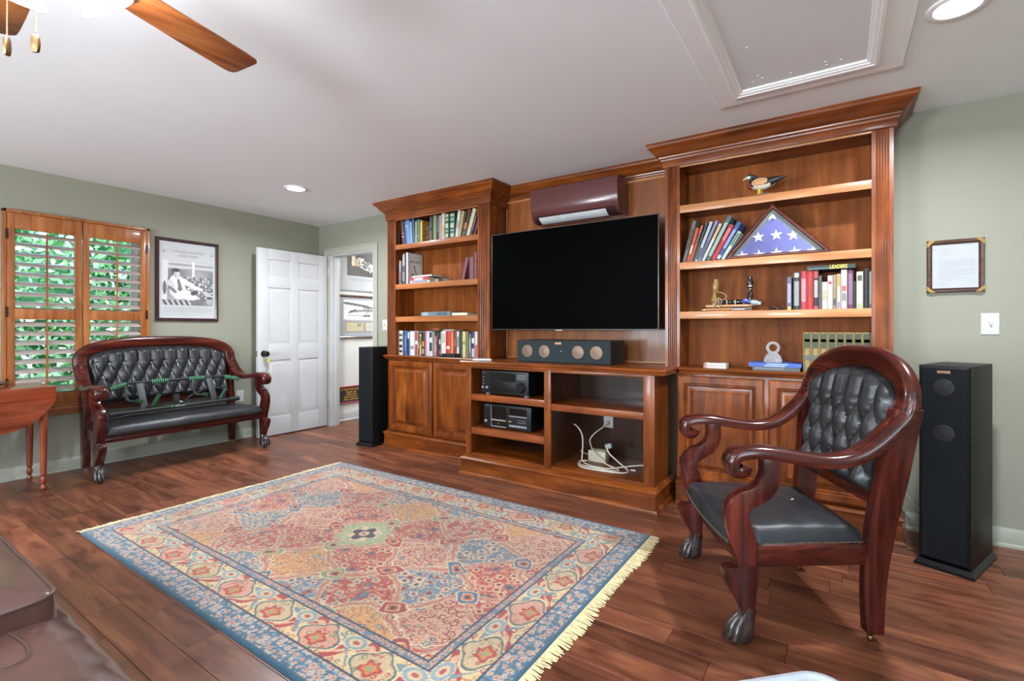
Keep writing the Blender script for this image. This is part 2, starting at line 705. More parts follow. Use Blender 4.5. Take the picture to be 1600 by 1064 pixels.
for i in (1, 3):
    fw.box(fx[i], fx[i + 1], RY - .12, RY, 0, .62)
    fw.box(fx[i], fx[i + 1], RY - .12, RY, 2.08, CEIL)
struct('wall_front', fw, M_WALL)
for n, (a, b) in enumerate(((1.6, 2.8), (4.2, 5.4))):
    w = MB()
    for x0, x1, z0, z1 in ((a, a + .05, .62, 2.08), (b - .05, b, .62, 2.08), (a, b, .62, .67), (a, b, 2.03, 2.08), (a, b, 1.33, 1.37), ((a + b) / 2 - .015, (a + b) / 2 + .015, .67, 2.03)):
        w.box(x0, x1, RY - .09, RY - .04, z0, z1)
    struct('window_%d' % (n + 2), w, M_WHITE)  # unseen windows, added along with their daylight for brightness

# hall beyond the doorway
struct('wall_hall_left', MB().box(-.05, .07, .12, 3.2, 0, CEIL), M_HALL)
struct('wall_hall_right', MB().box(1.25, 1.37, .12, 3.2, 0, CEIL), M_HALL)
struct('wall_hall_end', MB().box(-.05, 1.37, 3.2, 3.3, 0, CEIL), M_HALL)


def baseboard(name, p0, p1, n, m, h=.10):
    """board from p0 to p1 (floor points), n = direction into the room"""
    p0, p1, n = Vector((*p0, 0)), Vector((*p1, 0)), Vector((*n, 0))
    sec = [(0, 0), (.024, 0), (.024, .012), (.018, .02), (.014, .022), (.014, h - .022), (.010, h - .012), (.006, h), (0, h)]
    return struct(name, MB().sweep([p0, p1], [n, n], [Vector((0, 0, 1))] * 2, sec), m)


baseboard('baseboard_left', (0, RY), (0, 0), (1, 0), M_TRIMG)
baseboard('baseboard_back', (5.64, 0), (RX, 0), (0, -1), M_TRIMG)
baseboard('baseboard_hall', (.07, .125), (.07, 3.2), (1, 0), M_WHITE, .12)
baseboard('baseboard_right', (RX, RY), (RX, 0), (-1, 0), M_TRIMG)

# door casing (painted like the wall) and white jamb
cs = MB()
def cr(i, d):
    a, b, c = DX0 - .085 + i, DX1 + .075 - i, DZ + .07 - i
    return [(a, -d, 0), (a, -d, c), (b, -d, c), (b, -d, 0)]


crs = [cr(0, 0), cr(0, .020), cr(.004, .022), cr(.018, .022), cr(.024, .016), cr(.066, .013), cr(.074, .010), cr(.080, 0)]
vs = [p for r in crs for p in r]
cs.add(vs, [(i * 4 + q, i * 4 + q + 1, i * 4 + 5 + q, i * 4 + 4 + q) for i in range(len(crs) - 1) for q in range(3)])
struct('trim_1', cs, M_TRIMG, smooth=20)
jb = MB()
jb.box(DX0, DX0 + .018, .0, .125, 0, DZ)
jb.box(DX1 - .018, DX1, .0, .125, 0, DZ)
jb.box(DX0, DX1, .0, .125, DZ - .018, DZ)
jb.box(DX0 + .018, DX0 + .03, .05, .09, 0, DZ - .018)
jb.box(DX1 - .03, DX1 - .018, .05, .09, 0, DZ - .018)
struct('trim_2', jb, M_WHITE, bevel=.002)

# the open six-panel door
door = bpy.data.objects.new('door_1', None)
COL.objects.link(door)
door.location = (.2, -.02, 0)
OFF[door.name] = Vector(door.location)
tag(door, 'white six-panel door standing open against the olive wall beside the settee', 'door', kind='structure')
lf = MB()
FX = .195
y0, y1, z0, z1 = -.868, -.024, .012, 2.04
lf.box(.155, FX - .010, y0, y1, z0, z1)
ys = [y0, y0 + .115, y0 + .375, y0 + .47, y0 + .73, y1]
zs = [z0, .21, .83, 1.00, 1.62, 1.74, 1.925, z1]
for a, b in ((0, 1), (2, 3), (4, 5)):
    lf.box(FX - .0105, FX, ys[a], ys[b], z0, z1)
for a, b in ((0, 1), (2, 3), (4, 5), (6, 7)):
    lf.box(FX - .0105, FX, ys[1], ys[2], zs[a], zs[b])
    lf.box(FX - .0105, FX, ys[3], ys[4], zs[a], zs[b])
leaf = lf.build('door_leaf', M_WHITE, door, bevel=.003)
for ca, cb_ in ((1, 2), (3, 4)):
    for ra, rb in ((1, 2), (3, 4), (5, 6)):
        def rc(i, x):
            return [(x, ys[ca] + i, zs[ra] + i), (x, ys[cb_] - i, zs[ra] + i), (x, ys[cb_] - i, zs[rb] - i), (x, ys[ca] + i, zs[rb] - i)]
        MB().rings([rc(.008, FX - .0098), rc(.014, FX - .0095), rc(.038, FX - .002), rc(.05, FX - .002)]).build('raised_panel', M_WHITE, door, smooth=20)
kz, ky = .905, -.803
kn = MB()
kn.lathe([(.034, 0), (.034, .006), (.03, .012), (.013, .016), (.012, .036), (.02, .042), (.029, .052), (.03, .064), (.024, .074), (.012, .078)], (FX, ky, kz), 20, (1, 0, 0))
kn.build('door_knob', M_BRONZE, door)
MB().box(.164, .188, y0 - .002, y0 + .001, kz - .03, kz + .03).box(.170, .182, y0 - .01, y0, kz - .008, kz + .008).build('latch_plate', M_CHROME, door)
for hz in (.25, 1.05, 1.85):
    MB().lathe([(.007, -.045), (.007, .045)], (.2, -.016, hz), 10).build('hinge', M_CHROME, door)
kt = thing('key_tag', 'yellow key tag hanging on a cord from the door knob', 'key tag', (.245, ky + .018, kz))
q = MB()
q.box(.238, .243, ky + .012, ky + .034, kz - .095, kz - .048)
q.build('tag_plate', mat('yellow_tag', 'd8cf28', .4), kt, bevel=.002)
MB().tube(smoothpath([(.238, ky, kz + .012), (.243, ky + .014, kz - .01), (.242, ky + .02, kz - .05)]), .0016, 6).build('cord', M_PLASTIC_W, kt)
MB().tube(smoothpath([(.241, ky + .022, kz - .094), (.239, ky + .012, kz - .14), (.238, ky + .0, kz - .2), (.237, ky + .004, kz - .27)]), .0022, 6).build('key_blade', M_CHROME, kt)

# ------------------------------------------------------------------ shuttered window in the left wall
win = bpy.data.objects.new('window_1', None)
COL.objects.link(win)
win.location = (0, -2.27, .55)
OFF[win.name] = Vector(win.location)
tag(win, 'window with wooden plantation shutters in the olive left wall', 'window', kind='structure')
fr = MB()
for a, b, c, d in ((-2.745, -2.722, .545, 2.092), (-1.815, -1.792, .545, 2.092), (-2.745, -1.792, 2.068, 2.092), (-2.745, -1.792, .54, .556)):
    fr.box(0, .045, a, b, c, d)
fr.build('window_frame', shutter('z'), win, bevel=.003)
MB().box(0, .06, -2.76, -1.78, .505, .538).box(0, .03, -2.75, -1.79, .47, .505).build('window_sill', shutter('y'), win, bevel=.004)
M_SASH = M_WHITE
sa = MB()
for a, b, c, d in ((-2.70, -2.65, .6, 2.04), (-1.89, -1.84, .6, 2.04), (-2.70, -1.84, .6, .65), (-2.70, -1.84, 1.98, 2.04), (-2.70, -1.84, 1.28, 1.34), (-2.29, -2.25, .6, 2.04)):
    sa.box(-.12, -.09, a, b, c, d)
sa.build('sash', M_SASH, win)


def glass_mat():
    m, t, p = newmat('window_glass')
    t.nodes.remove(p)
    o = t.nodes['Material Output']
    tr = nd(t, 'ShaderNodeBsdfTransparent')
    gl = nd(t, 'ShaderNodeBsdfGlossy', Roughness=.02)
    fr_ = nd(t, 'ShaderNodeFresnel', IOR=1.3)
    mx = nd(t, 'ShaderNodeMixShader')
    t.links.new(fr_.outputs[0], mx.inputs[0])
    t.links.new(tr.outputs[0], mx.inputs[1])
    t.links.new(gl.outputs[0], mx.inputs[2])
    t.links.new(mx.outputs[0], o.inputs[0])
    return m


M_GLASS = glass_mat()
MB().box(-.107, -.103, -2.66, -1.88, .64, 1.99).build('pane', M_GLASS, win, smooth=0)

slat_mesh = None
for (a, b) in ((-2.722, -2.272), (-2.268, -1.815)):
    oa, ob = a + .044, b - .046
    sp = MB()
    for z_0, z_1 in ((.556, .655), (1.245, 1.328), (1.945, 2.066)):
        sp.box(.012, .040, oa, ob, z_0, z_1)
    sp.box(.010, .042, a + .002, oa, .556, 2.066)
    sp.box(.010, .042, ob, b - .002, .556, 2.066)
    pnl = sp.build('shutter_panel', shutter('z'), win, bevel=.003)
    for (z_0, z_1) in ((.655, 1.245), (1.328, 1.945)):
        n = 8
        st = (z_1 - z_0) / n
        for k in range(n):
            zc = z_0 + st * (k + .5)
            if slat_mesh is None:
                lm = MB()
                ca, sa_ = math.cos(math.radians(33)), math.sin(math.radians(33))
                sec = []
                for i in range(10):
                    th = 2 * PI * i / 10
                    u, w = .0345 * math.cos(th), .0048 * math.sin(th)
                    sec.append((u * ca + w * sa_, -u * sa_ + w * ca))
                hw = (ob - oa) / 2 - .002
                lm.sweep([(0, -hw, 0), (0, hw, 0)], [(1, 0, 0)] * 2, [(0, 0, 1)] * 2, sec)
                lo = lm.build('louver', mat('louver_finish', 'a59a90', .25, coat=.5), pnl, raw=True)  # shutter wood greyed in colour to carry the glare from outside
                slat_mesh = lo.data
            else:
                lo = bpy.data.objects.new('louver', slat_mesh)
                link(lo, pnl)
            lo.location = Vector((.026, (oa + ob) / 2, zc)) - OFF[win.name]
        MB().box(.060, .069, (oa + ob) / 2 - .006, (oa + ob) / 2 + .006, z_0 + .02, z_1 - .015).build('tilt_rod', shutter('z'), pnl)
    for hz in (.75, 1.3, 1.9):
        hy = -2.722 if a < -2.5 else -1.815
        MB().box(.040, .047, hy - .008, hy + .008, hz - .04, hz + .04).build('hinge', M_BRONZE, pnl)

# outside the window: lawn and a leafy hedge
struct('ground', MB().box(-9, -.16, -9, 4, -.5, -.4), mat('lawn', '6f8a4a', .9, var=.25, vscale=8))
rl = random.Random(5)
hd = MB()
hd.grid(lambda u, v: (-2.75 + .16 * math.sin(u * 40) * math.sin(v * 17) + .1 * math.sin(u * 90 + v * 30), -7 + 10 * u, -.45 + 4.2 * v), 90, 36, mi=2)
for i in range(15000):
    yy = rl.uniform(-5.5, 1.8)
    zz = rl.uniform(-.4, 3.2)
    xx = -2.62 + rl.random() ** 1.5 * .55 + .16 * math.sin(yy * 4) * math.sin(zz * 3 + yy)
    s_ = rl.uniform(.030, .075)
    th, ph = rl.uniform(0, 2 * PI), rl.uniform(-1.1, 1.1)
    ax = Vector((math.sin(ph), math.cos(th) * math.cos(ph), math.sin(th) * math.cos(ph)))
    bx = ax.cross(Vector((1, rl.uniform(-.6, .6), rl.uniform(-.6, .6)))).normalized()
    c = Vector((xx, yy, zz))
    hd.add([c - ax * s_, c + bx * s_ * .38, c + ax * s_, c - bx * s_ * .38], [(0, 1, 2, 3)], rl.choice((0, 0, 1, 1, 1, 2, 3)))
ho = hd.build('hedge', [mat('leaf_green', '6fae62', .5), mat('leaf_pale', 'a8d8a0', .5), mat('leaf_dark', '4c8a54', .6), mat('leaf_blossom', 'e6ece0', .6)], smooth=0, loc=(-2.5, -2, -.4), recalc=False)  # the last leaf colour is near white
tag(ho, 'leafy green hedge growing outside the shuttered window', 'hedge', kind='stuff')

# ------------------------------------------------------------------ things fixed to walls and ceiling
def wall_plate(name, label, cat, c, n, w=.075, h=.118, toggle=True):
    c, n = Vector(c), Vector(n)
    s = Vector((0, 0, 1)).cross(n)
    t = thing(name, label, cat, c)
    up = Vector((0, 0, 1))

    def rc(i, d):
        return [c + s * u * (w / 2 - i) + up * v * (h / 2 - i) + n * d for u, v in ((-1, -1), (1, -1), (1, 1), (-1, 1))]
    MB().rings([rc(0, 0), rc(0, .003), rc(.004, .006)]).build('cover_plate', M_PLASTIC_W, t, smooth=0)
    if toggle:
        MB().obox(c + n * .012 + up * .004, s * .004, n * .009, up * .009).build('toggle', M_PLASTIC_W, t, bevel=.001)
        MB().obox(c + n * .0062, s * .0055, n * .0006, up * .0125).build('toggle_slot', mat('plate_shadow_line', 'bdbdb8', .5), t)
        for d in (-.042, .042):
            MB().lathe([(.0032, 0), (.0032, .0015)], c + n * .0055 + up * d, 8, n).build('screw', M_CHROME, t)
    else:
        for d in (-.021, .021):
            MB().lathe([(.0155, 0), (.0155, .002)], c + n * .0055 + up * d, 16, n).build('socket', M_PLASTIC_W, t)
    return t


wall_plate('light_switch', 'white toggle light switch on the olive wall under the framed letter', 'light switch', (6.001, 0, 1.197), (0, -1, 0))
wall_plate('light_switch', 'white light switch plate between the doorway casing and the left bookcase', 'light switch', (1.183, 0, 1.212), (0, -1, 0))
wall_plate('wall_outlet', 'white outlet plate low on the olive wall behind the settee end', 'outlet', (0, -.955, .455), (1, 0, 0), toggle=False)

# recessed ceiling lights
M_LENS = mat('light_lens', 'fffdfa', .5, var=0, emit=14.0)
for (lx, ly, lb) in ((1.277, -1.116, 'recessed white ceiling light near the corner above the open door'),
                     (5.70, -1.122, 'recessed white ceiling light beside the attic hatch'),
                     (1.277, -5.5, 'recessed ceiling light towards the front wall on the window side'),
                     (3.49, -5.5, 'recessed ceiling light in the middle towards the front wall'),  # added for its light only
                     (5.70, -5.5, 'recessed ceiling light towards the front wall on the armchair side')):
    t = thing('ceiling_light', lb, 'ceiling light', (lx, ly, CEIL), group='recessed ceiling lights')
    MB().lathe([(.098, 0), (.096, -.006), (.086, -.010), (.074, -.008), (.072, -.004)], (lx, ly, CEIL), 28, caps=False).build('trim_ring', M_HATCH, t)
    MB().lathe([(.073, -.0035), (.073, -.006)], (lx, ly, CEIL), 28).build('lens', M_LENS, t)

# attic hatch
ht = thing('attic_hatch', 'white attic hatch with stepped picture-frame moulding in the ceiling', 'hatch', (5.16, -1.45, CEIL))
HX0, HX1, HY0, HY1 = 4.752, 5.568, -2.15, -.722


def hr(i, d):
    return [(HX0 + i, HY0 + i, CEIL - d), (HX1 - i, HY0 + i, CEIL - d), (HX1 - i, HY1 - i, CEIL - d), (HX0 + i, HY1 - i, CEIL - d)]


MB().rings([hr(0, 0), hr(0, .014), hr(.004, .018), hr(.092, .018), hr(.096, .022), hr(.10, .030), hr(.112, .030), hr(.116, .026), hr(.128, .024), hr(.134, .018), hr(.142, .016), hr(.146, .004)], fill=False).build('casing', M_HATCH, ht, smooth=20)
MB().box(HX0 + .14, HX1 - .14, HY0 + .14, HY1 - .14, CEIL - .008, CEIL - .0005).build('hatch_panel', mat('hatch_paint', 'e2e4e6', .6, var=.01), ht)
for px, py in ((4.975, -1.28), (5.33, -1.60), (4.955, -.93), (4.985, -.985), (5.0, -.95), (5.12, -.925), (5.265, -.95), (5.268, -.915), (5.325, -.93)):
    MB().ell((px, py, CEIL - .008), (.007, .007, .003), 8, 5).build('screw_plug', M_HATCH, ht)

# ------------------------------------------------------------------ the wall unit
ZC = .912          # worktop height
LIFT = .0009       # things stand this far off the boards that carry them


def front_rect(x0, x1, z0, z1, i, y):
    return [(x0 + i, y, z0 + i), (x1 - i, y, z0 + i), (x1 - i, y, z1 - i), (x0 + i, y, z1 - i)]


def cab_door(parent, x0, x1, z0, z1, yb):
    R = lambda i, d: front_rect(x0, x1, z0, z1, i, yb - d)
    d = MB().rings([R(0, 0), R(0, .013), R(.004, .019), R(.012, .022), R(.046, .022), R(.052, .013), R(.058, .015), R(.064, .004), R(.072, .003)], fill=False).build('door', cab('z'), parent, smooth=18)
    MB().rings([R(.0715, .0028), R(.078, .004), R(.106, .019), R(.110, .019)]).build('raised_panel', cab('z'), d, smooth=18)
    return d


def mould(parent, name, x0, x1, yf, yback, prof, m, left=True, right=True):
    """moulding of profile (out, z) running round three sides of a unit"""
    pts = []
    if left:
        pts.append(('l', x0, yback))
    pts += [('c', x0, yf), ('c', x1, yf)]
    if right:
        pts.append(('r', x1, yback))
    vs, fs = [], []
    k = len(prof)
    for i, (kd, x, y) in enumerate(pts):
        for (d, z) in prof:
            xx, yy = x, y
            if kd == 'l':
                xx = x - d
            elif kd == 'r':
                xx = x + d
            else:
                yy = y - d
                if x == x0:
                    xx = x - d if left else x
                else:
                    xx = x + d if right else x
            vs.append((xx, yy, z))
    for i in range(len(pts) - 1):
        for q in range(k):
            r = (q + 1) % k
            fs.append((i * k + q, i * k + r, (i + 1) * k + r, (i + 1) * k + q))
    fs.append(tuple(range(k)))
    fs.append(tuple((len(pts) - 1) * k + q for q in range(k)))
    return MB().add(vs, fs).build(name, m, parent, smooth=28)


def base_plinth(t, x0, x1, yf, yb, zt, left=True, right=True):
    MB().box(x0, x1, yf, yb, 0, zt - .012).build('plinth', cab('x'), t)
    mould(t, 'plinth_moulding', x0, x1, yf, yb, [(-.02, zt - .022), (.004, zt - .022), (.010, zt - .016), (.010, zt - .010), (.002, zt - .004), (-.018, zt + .012), (-.03, zt + .016), (-.05, zt + .016)], cab('x'), left, right)
    mould(t, 'shoe_moulding', x0, x1, yf, yb, [(-.002, 0), (.017, 0), (.017, .008), (.012, .018), (.004, .024), (-.002, .026)], cab('x'), left, right)


def worktop(t, x0, x1, yf, yb, z=ZC, th=.034, left=True, right=True):
    MB().box(x0, x1, yf, yb, z - th, z).build('worktop_board', cab('x'), t, bevel=.002)
    mould(t, 'worktop_edge', x0, x1, yf, yb, [(-.01, z - th - .004), (.006, z - th - .004), (.010, z - .022), (.018, z - .016), (.020, z - .008), (.014, z - .0004), (-.01, z - .0002)], cab('x'), left, right)


# ---- base cabinets with raised-panel doors
def base_cabinet(label, x0, x1, yf, doors, pl, pr, left, right):
    t = thing('base_cabinet', label, 'cabinet', ((x0 + x1) / 2, yf, 0), group='base cabinets of the wall unit')
    MB().box(x0, x1, yf, -.012, .13, ZC - .0395).build('carcass', cab('z'), t, bevel=.001)
    base_plinth(t, x0 - (.035 if left else 0), x1 + (.035 if right else 0), yf - .02, -.026, .148, left, right)
    for a, b in doors:
        cab_door(t, a, b, .170, .858, yf)
    return t


base_cabinet('maple base cabinet with raised-panel doors under the left bookcase', 1.556, 2.740, -.290, ((1.592, 2.164), (2.186, 2.735)), 1, 0, True, False)
base_cabinet('maple base cabinet with raised-panel doors under the right bookcase behind the armchair', 4.400, 5.566, -.290, ((4.405, 4.932), (4.956, 5.522)), 0, 1, False, True)
t = thing('worktop', 'narrow maple worktop along the left base cabinet below the bookcase', 'worktop', (2.1, -.3, ZC), group='worktops of the wall unit')
worktop(t, 1.545, 2.742, -.312, -.012, left=True, right=False)
t = thing('worktop', 'narrow maple worktop along the right base cabinet with the blue books', 'worktop', (4.95, -.3, ZC), group='worktops of the wall unit')
worktop(t, 4.424, 5.585, -.312, -.012, left=False, right=True)
t = thing('worktop', 'deep maple worktop of the media console under the television', 'worktop', (3.57, -.5, ZC), group='worktops of the wall unit')
worktop(t, 2.765, 4.400, -.580, -.016, left=True, right=True)

# ---- media console
t = thing('media_console', 'maple media console with open shelves standing forward under the television', 'media console', (3.55, -.56, 0))
cz = ZC - .0395
bp = MB().box(2.79, 4.33, -.030, -.016, .13, cz)
bp.build('back_panel', wood('console_back', '24120a', '341c0f', '442714', 'z'), t)  # wood colour darkened to stand for shade inside the console
MB().box(2.785, 2.812, -.545, -.03, .13, cz).build('side_panel', cab('z'), t)
MB().box(4.308, 4.334, -.545, -.03, .13, cz).build('side_panel', cab('z'), t)
MB().box(3.53, 3.556, -.545, -.03, .13, cz).build('divider', wood('console_side', '30180b', '482611', '5a3218', 'z'), t)  # divider colour also darkened for the shade of the bays
MB().box(2.785, 2.836, -.564, -.544, .155, cz).build('stile', cab('z'), t, bevel=.002)
MB().box(3.520, 3.573, -.564, -.544, .155, cz).build('stile', cab('z'), t, bevel=.002)
MB().box(4.262, 4.334, -.564, -.544, .155, cz).build('stile', cab('z'), t, bevel=.002)
MB().box(2.836, 4.262, -.562, -.544, .853, cz).build('top_rail', cab('x'), t, bevel=.002)
MB().box(2.80, 4.32, -.556, -.03, .150, .168).build('bottom_shelf', cab('x'), t, bevel=.001)
for (a, b, z_0, z_1) in ((2.812, 3.53, .594, .646), (2.812, 3.53, .322, .376), (3.556, 4.308, .578, .624)):
    s_ = MB().box(a, b, -.535, -.03, z_0 + .014, z_1).build('shelf', cab('x'), t, bevel=.001)
    a2, b2 = (2.836, 3.52) if a < 3 else (3.573, 4.262)
    MB().box(a2, b2, -.557, -.535, z_0, z_1).build('shelf_lipping', wood('console_lipping', '6e3214', '8a4620', 'a05a2e', 'x'), s_, bevel=.002)
base_plinth(t, 2.765, 4.352, -.600, -.012, .138, True, True)

# ---- upper bookcases
CROWN = [(-.03, 2.318), (.006, 2.318), (.010, 2.326), (.010, 2.334), (.018, 2.338), (.020, 2.346), (.034, 2.352), (.044, 2.362), (.050, 2.376), (.062, 2.392), (.078, 2.400), (.082, 2.404), (.084, 2.418), (.088, 2.420), (.088, CEIL - .0005), (-.03, CEIL - .0005)]


def bookcase(label, X0, X1, I0, I1, shelves, zf, inner):
    yf = -.280
    t = thing('bookcase', label, 'bookcase', ((X0 + X1) / 2, yf, ZC), group='tall bookcases of the wall unit')
    lp_ = lip('x') if inner else wood('shelf_lipping_red', '7e4422', '9a5a30', 'b06f42', 'x', 1.0, .35, .15, .15)
    bk = wood('bookcase_back', '6c3814', '87491e', '9c5d2c', 'z', .7, .5, .0, .28)
    MB().box(X0 + .02, X1 - .02, -.020, -.012, ZC + .0005, 2.40).build('back_panel', bk, t)
    for a, b, nm in ((X0, I0 - .006, 'l'), (I1 + .006, X1, 'r')):
        MB().box(a, b, -.262, -.020, ZC + .0005, 2.36).build('side_panel', cab('z'), t, bevel=.001)
    MB().box(I0 - .006, I1 + .006, -.262, -.020, zf + .004, zf + .03).build('top_panel', cab('x'), t)
    # fluted pilasters
    for a, b in ((X0, I0), (I1, X1)):
        w = b - a
        sec = [(a, -.262), (a, yf)]
        n, m0 = 5, .018
        fw_ = (w - 2 * m0) / n
        for k in range(n):
            c0 = a + m0 + k * fw_
            for j in range(7):
                th = PI * j / 6
                sec.append((c0 + fw_ * .5 - fw_ * .40 * math.cos(th), yf + fw_ * .52 * math.sin(th)))
        sec += [(b, yf), (b, -.262)]
        MB().prism(sec, lambda x, y: (x, y, ZC + .0005), lambda x, y: (x, y, zf)).build('pilaster', cab('z'), t, smooth=0)
    MB().box(X0 - .016, X1 + .016, yf - .014, -.024, zf, 2.34).build('frieze', cab('x'), t, bevel=.002)
    MB().box(I0 - .006, I1 + .006, yf + .002, -.262, zf - .012, zf + .01).build('frieze_strip', lp_, t, bevel=.002)
    mould(t, 'crown_moulding', X0 - .016, X1 + .016, yf - .014, -.024, CROWN, cab('x'))
    for (z_0, z_1) in shelves:
        s_ = MB().box(I0 - .005, I1 + .005, -.262, -.021, z_0 + .012, z_1).build('shelf', cab('x'), t)
        MB().box(I0 - .001, I1 + .001, yf + .001, -.261, z_0, z_1).build('shelf_lipping', lp_, s_, bevel=.002)
    return t


LSH = [(1.955, 2.004), (1.562, 1.612), (1.240, 1.291)]
RSH = [(1.956, 2.006), (1.572, 1.620), (1.239, 1.287)]
bookcase('tall maple bookcase with fluted pilasters on the left of the television', 1.534, 2.815, 1.652, 2.682, LSH, 2.256, False)
bookcase('tall maple bookcase with fluted pilasters on the right of the television, flag case inside', 4.320, 5.565, 4.418, 5.467, RSH, 2.278, True)

# ---- panelling behind the television
t = thing('wood_panelling', 'maple wall panelling with crown moulding between the two bookcases', 'panelling', (3.57, -.02, ZC))
bkp = wood('panelling_back', '683410', '84481c', '9c6030', 'z', .6, .4, .1, .38)
for a, b in ((2.817, 3.568), (3.570, 4.318)):
    MB().box(a, b, -.0195, -.012, ZC + .0005, 2.32).build('panel', bkp, t)
dm = lambda d, z: d if d > 0 else (.006 if z < 2.4 else .088)
cvs = [(2.833 + dm(d, z), -.018 - max(d, 0), z) for d, z in CROWN] + [(4.302 - dm(d, z), -.018 - max(d, 0), z) for d, z in CROWN]
k_ = len(CROWN)
MB().add(cvs, [(q, (q + 1) % k_, k_ + (q + 1) % k_, k_ + q) for q in range(k_)]).build('crown_moulding', cab('x'), t, smooth=28)
mould(t, 'picture_moulding', 2.833, 4.302, -.018, -.012, [(0, 2.296), (.012, 2.296), (.016, 2.304), (.014, 2.312), (0, 2.316)], lip('x'), False, False)
for xx in (2.822, 4.314):
    MB().box(xx - .0045, xx + .0035, -.032, -.0205, ZC + .0005, 2.252).build('corner_bead', lip('z'), t, bevel=.003)
MB().box(2.83, 4.305, -.034, -.0205, ZC + .0005, ZC + .012).build('base_bead', lip('x'), t, bevel=.003)

# ------------------------------------------------------------------ television, air conditioner, audio
t = thing('television', 'large flat black television on an arm in front of the panelling', 'television', (3.56, -.28, 1.165))
MB().box(2.840, 4.276, -.284, -.268, 1.163, 1.974).build('display_housing', mat('bezel_grey', '5a5a5c', .35, metal=.6), t, bevel=.002)
MB().box(2.845, 4.271, -.2848, -.2838, 1.170, 1.969).build('screen', M_SCREEN, t, smooth=0)
MB().box(3.1, 4.0, -.268, -.235, 1.20, 1.62).build('rear_housing', M_BLACK, t, bevel=.006)
MB().box(3.45, 3.67, -.06, -.0215, 1.38, 1.66).box(3.50, 3.62, -.24, -.06, 1.44, 1.5).box(3.50, 3.62, -.24, -.06, 1.56, 1.62).build('wall_bracket', M_BLACK, t, bevel=.002)
MB().box(3.46, 3.52, -.286, -.276, 1.1575, 1.1635).build('sensor_bar', mat('bezel_silver', 'b8b0a8', .3, metal=.7), t)

t = thing('air_conditioner', 'maroon wall air conditioner with a pale air flap above the television', 'air conditioner', (3.58, -.02, 2.06))
prof = [(-.040, 2.334), (-.110, 2.331), (-.215, 2.318), (-.244, 2.298)]
prof += [(-.252, 2.25), (-.252, 2.175)]
for i in range(1, 9):
    th = math.radians(90 * i / 8)
    prof.append((-.252 + .120 * (1 - math.cos(th)), 2.175 - .135 * math.sin(th)))
prof += [(-.040, 2.040)]
M_AC = mat('maroon_casing', '5d3434', .25, var=.05, coat=.3)
MB().prism(prof, lambda y, z: (3.206, y, z), lambda y, z: (3.960, y, z)).build('casing', M_AC, t, bevel=.0015, smooth=30)


def acp(deg, o):
    th = math.radians(deg)
    return (-.252 + .120 * (1 - math.cos(th)) - o * math.cos(th), 2.175 - .135 * math.sin(th) - o * math.sin(th))


fl = MB()
angs = [44 + 38 * i / 6 for i in range(7)]
fl.grid(lambda u, v: (3.27 + u * .585, *acp(angs[int(round(v * 6))], .0035)), 1, 6)
fl.build('air_flap', mat('pale_flap', 'd6dadb', .4), t, smooth=60)
lv = MB()
lv.grid(lambda u, v: (3.23 + u * .70, *acp(38 + 50 * v, .0012)), 1, 6)
lv.build('outlet_slot', mat('maroon_slot', '3a2020', .5), t, smooth=60)

# centre speaker
t = thing('centre_speaker', 'long dark grey centre speaker with four copper cones under the television', 'speaker', (3.58, -.29, ZC))
MB().box(3.190, 3.975, -.405, -.150, ZC + LIFT, 1.084).build('cabinet', mat('black_ash', '121114', .5, var=.2, stretch=(1, 20, 20)), t, bevel=.002)
M_GRILLE = mat('grille_cloth', '2e3537', .85, spec=.12, var=.12, vscale=700, bump=.4, bscale=900)
gr = MB()
R = lambda i, d: front_rect(3.190, 3.975, ZC + .002, 1.084, i, -.405 - d)
gr.rings([R(0, 0), R(0, .010), R(.006, .016)]).build('grille', M_GRILLE, t, smooth=20)
M_COPPER = mat('copper_cone', '7a6454', .45, metal=.35, var=.1)
for cx in (3.285, 3.437, 3.722, 3.868):
    MB().lathe([(.048, 0), (.046, .0006), (.044, .0008), (.018, .0012), (.012, .0022), (.0005, .003)], (cx, -.4212, .998), 24, (0, -1, 0)).build('woofer_cone', M_COPPER, t)
MB().lathe([(.005, 0), (.005, .001)], (3.585, -.4212, 1.004), 10, (0, -1, 0)).build('tweeter_dot', M_CHROME, t)
MB().box(3.532, 3.584, -.4222, -.4210, 1.054, 1.069).build('badge', mat('badge_copper', 'c89a78', .35, metal=.5), t)
text('Klipsch', .013, M_BLACK, t, (3.558, -.4222, 1.062), (1, 0, 0), (0, 0, 1))


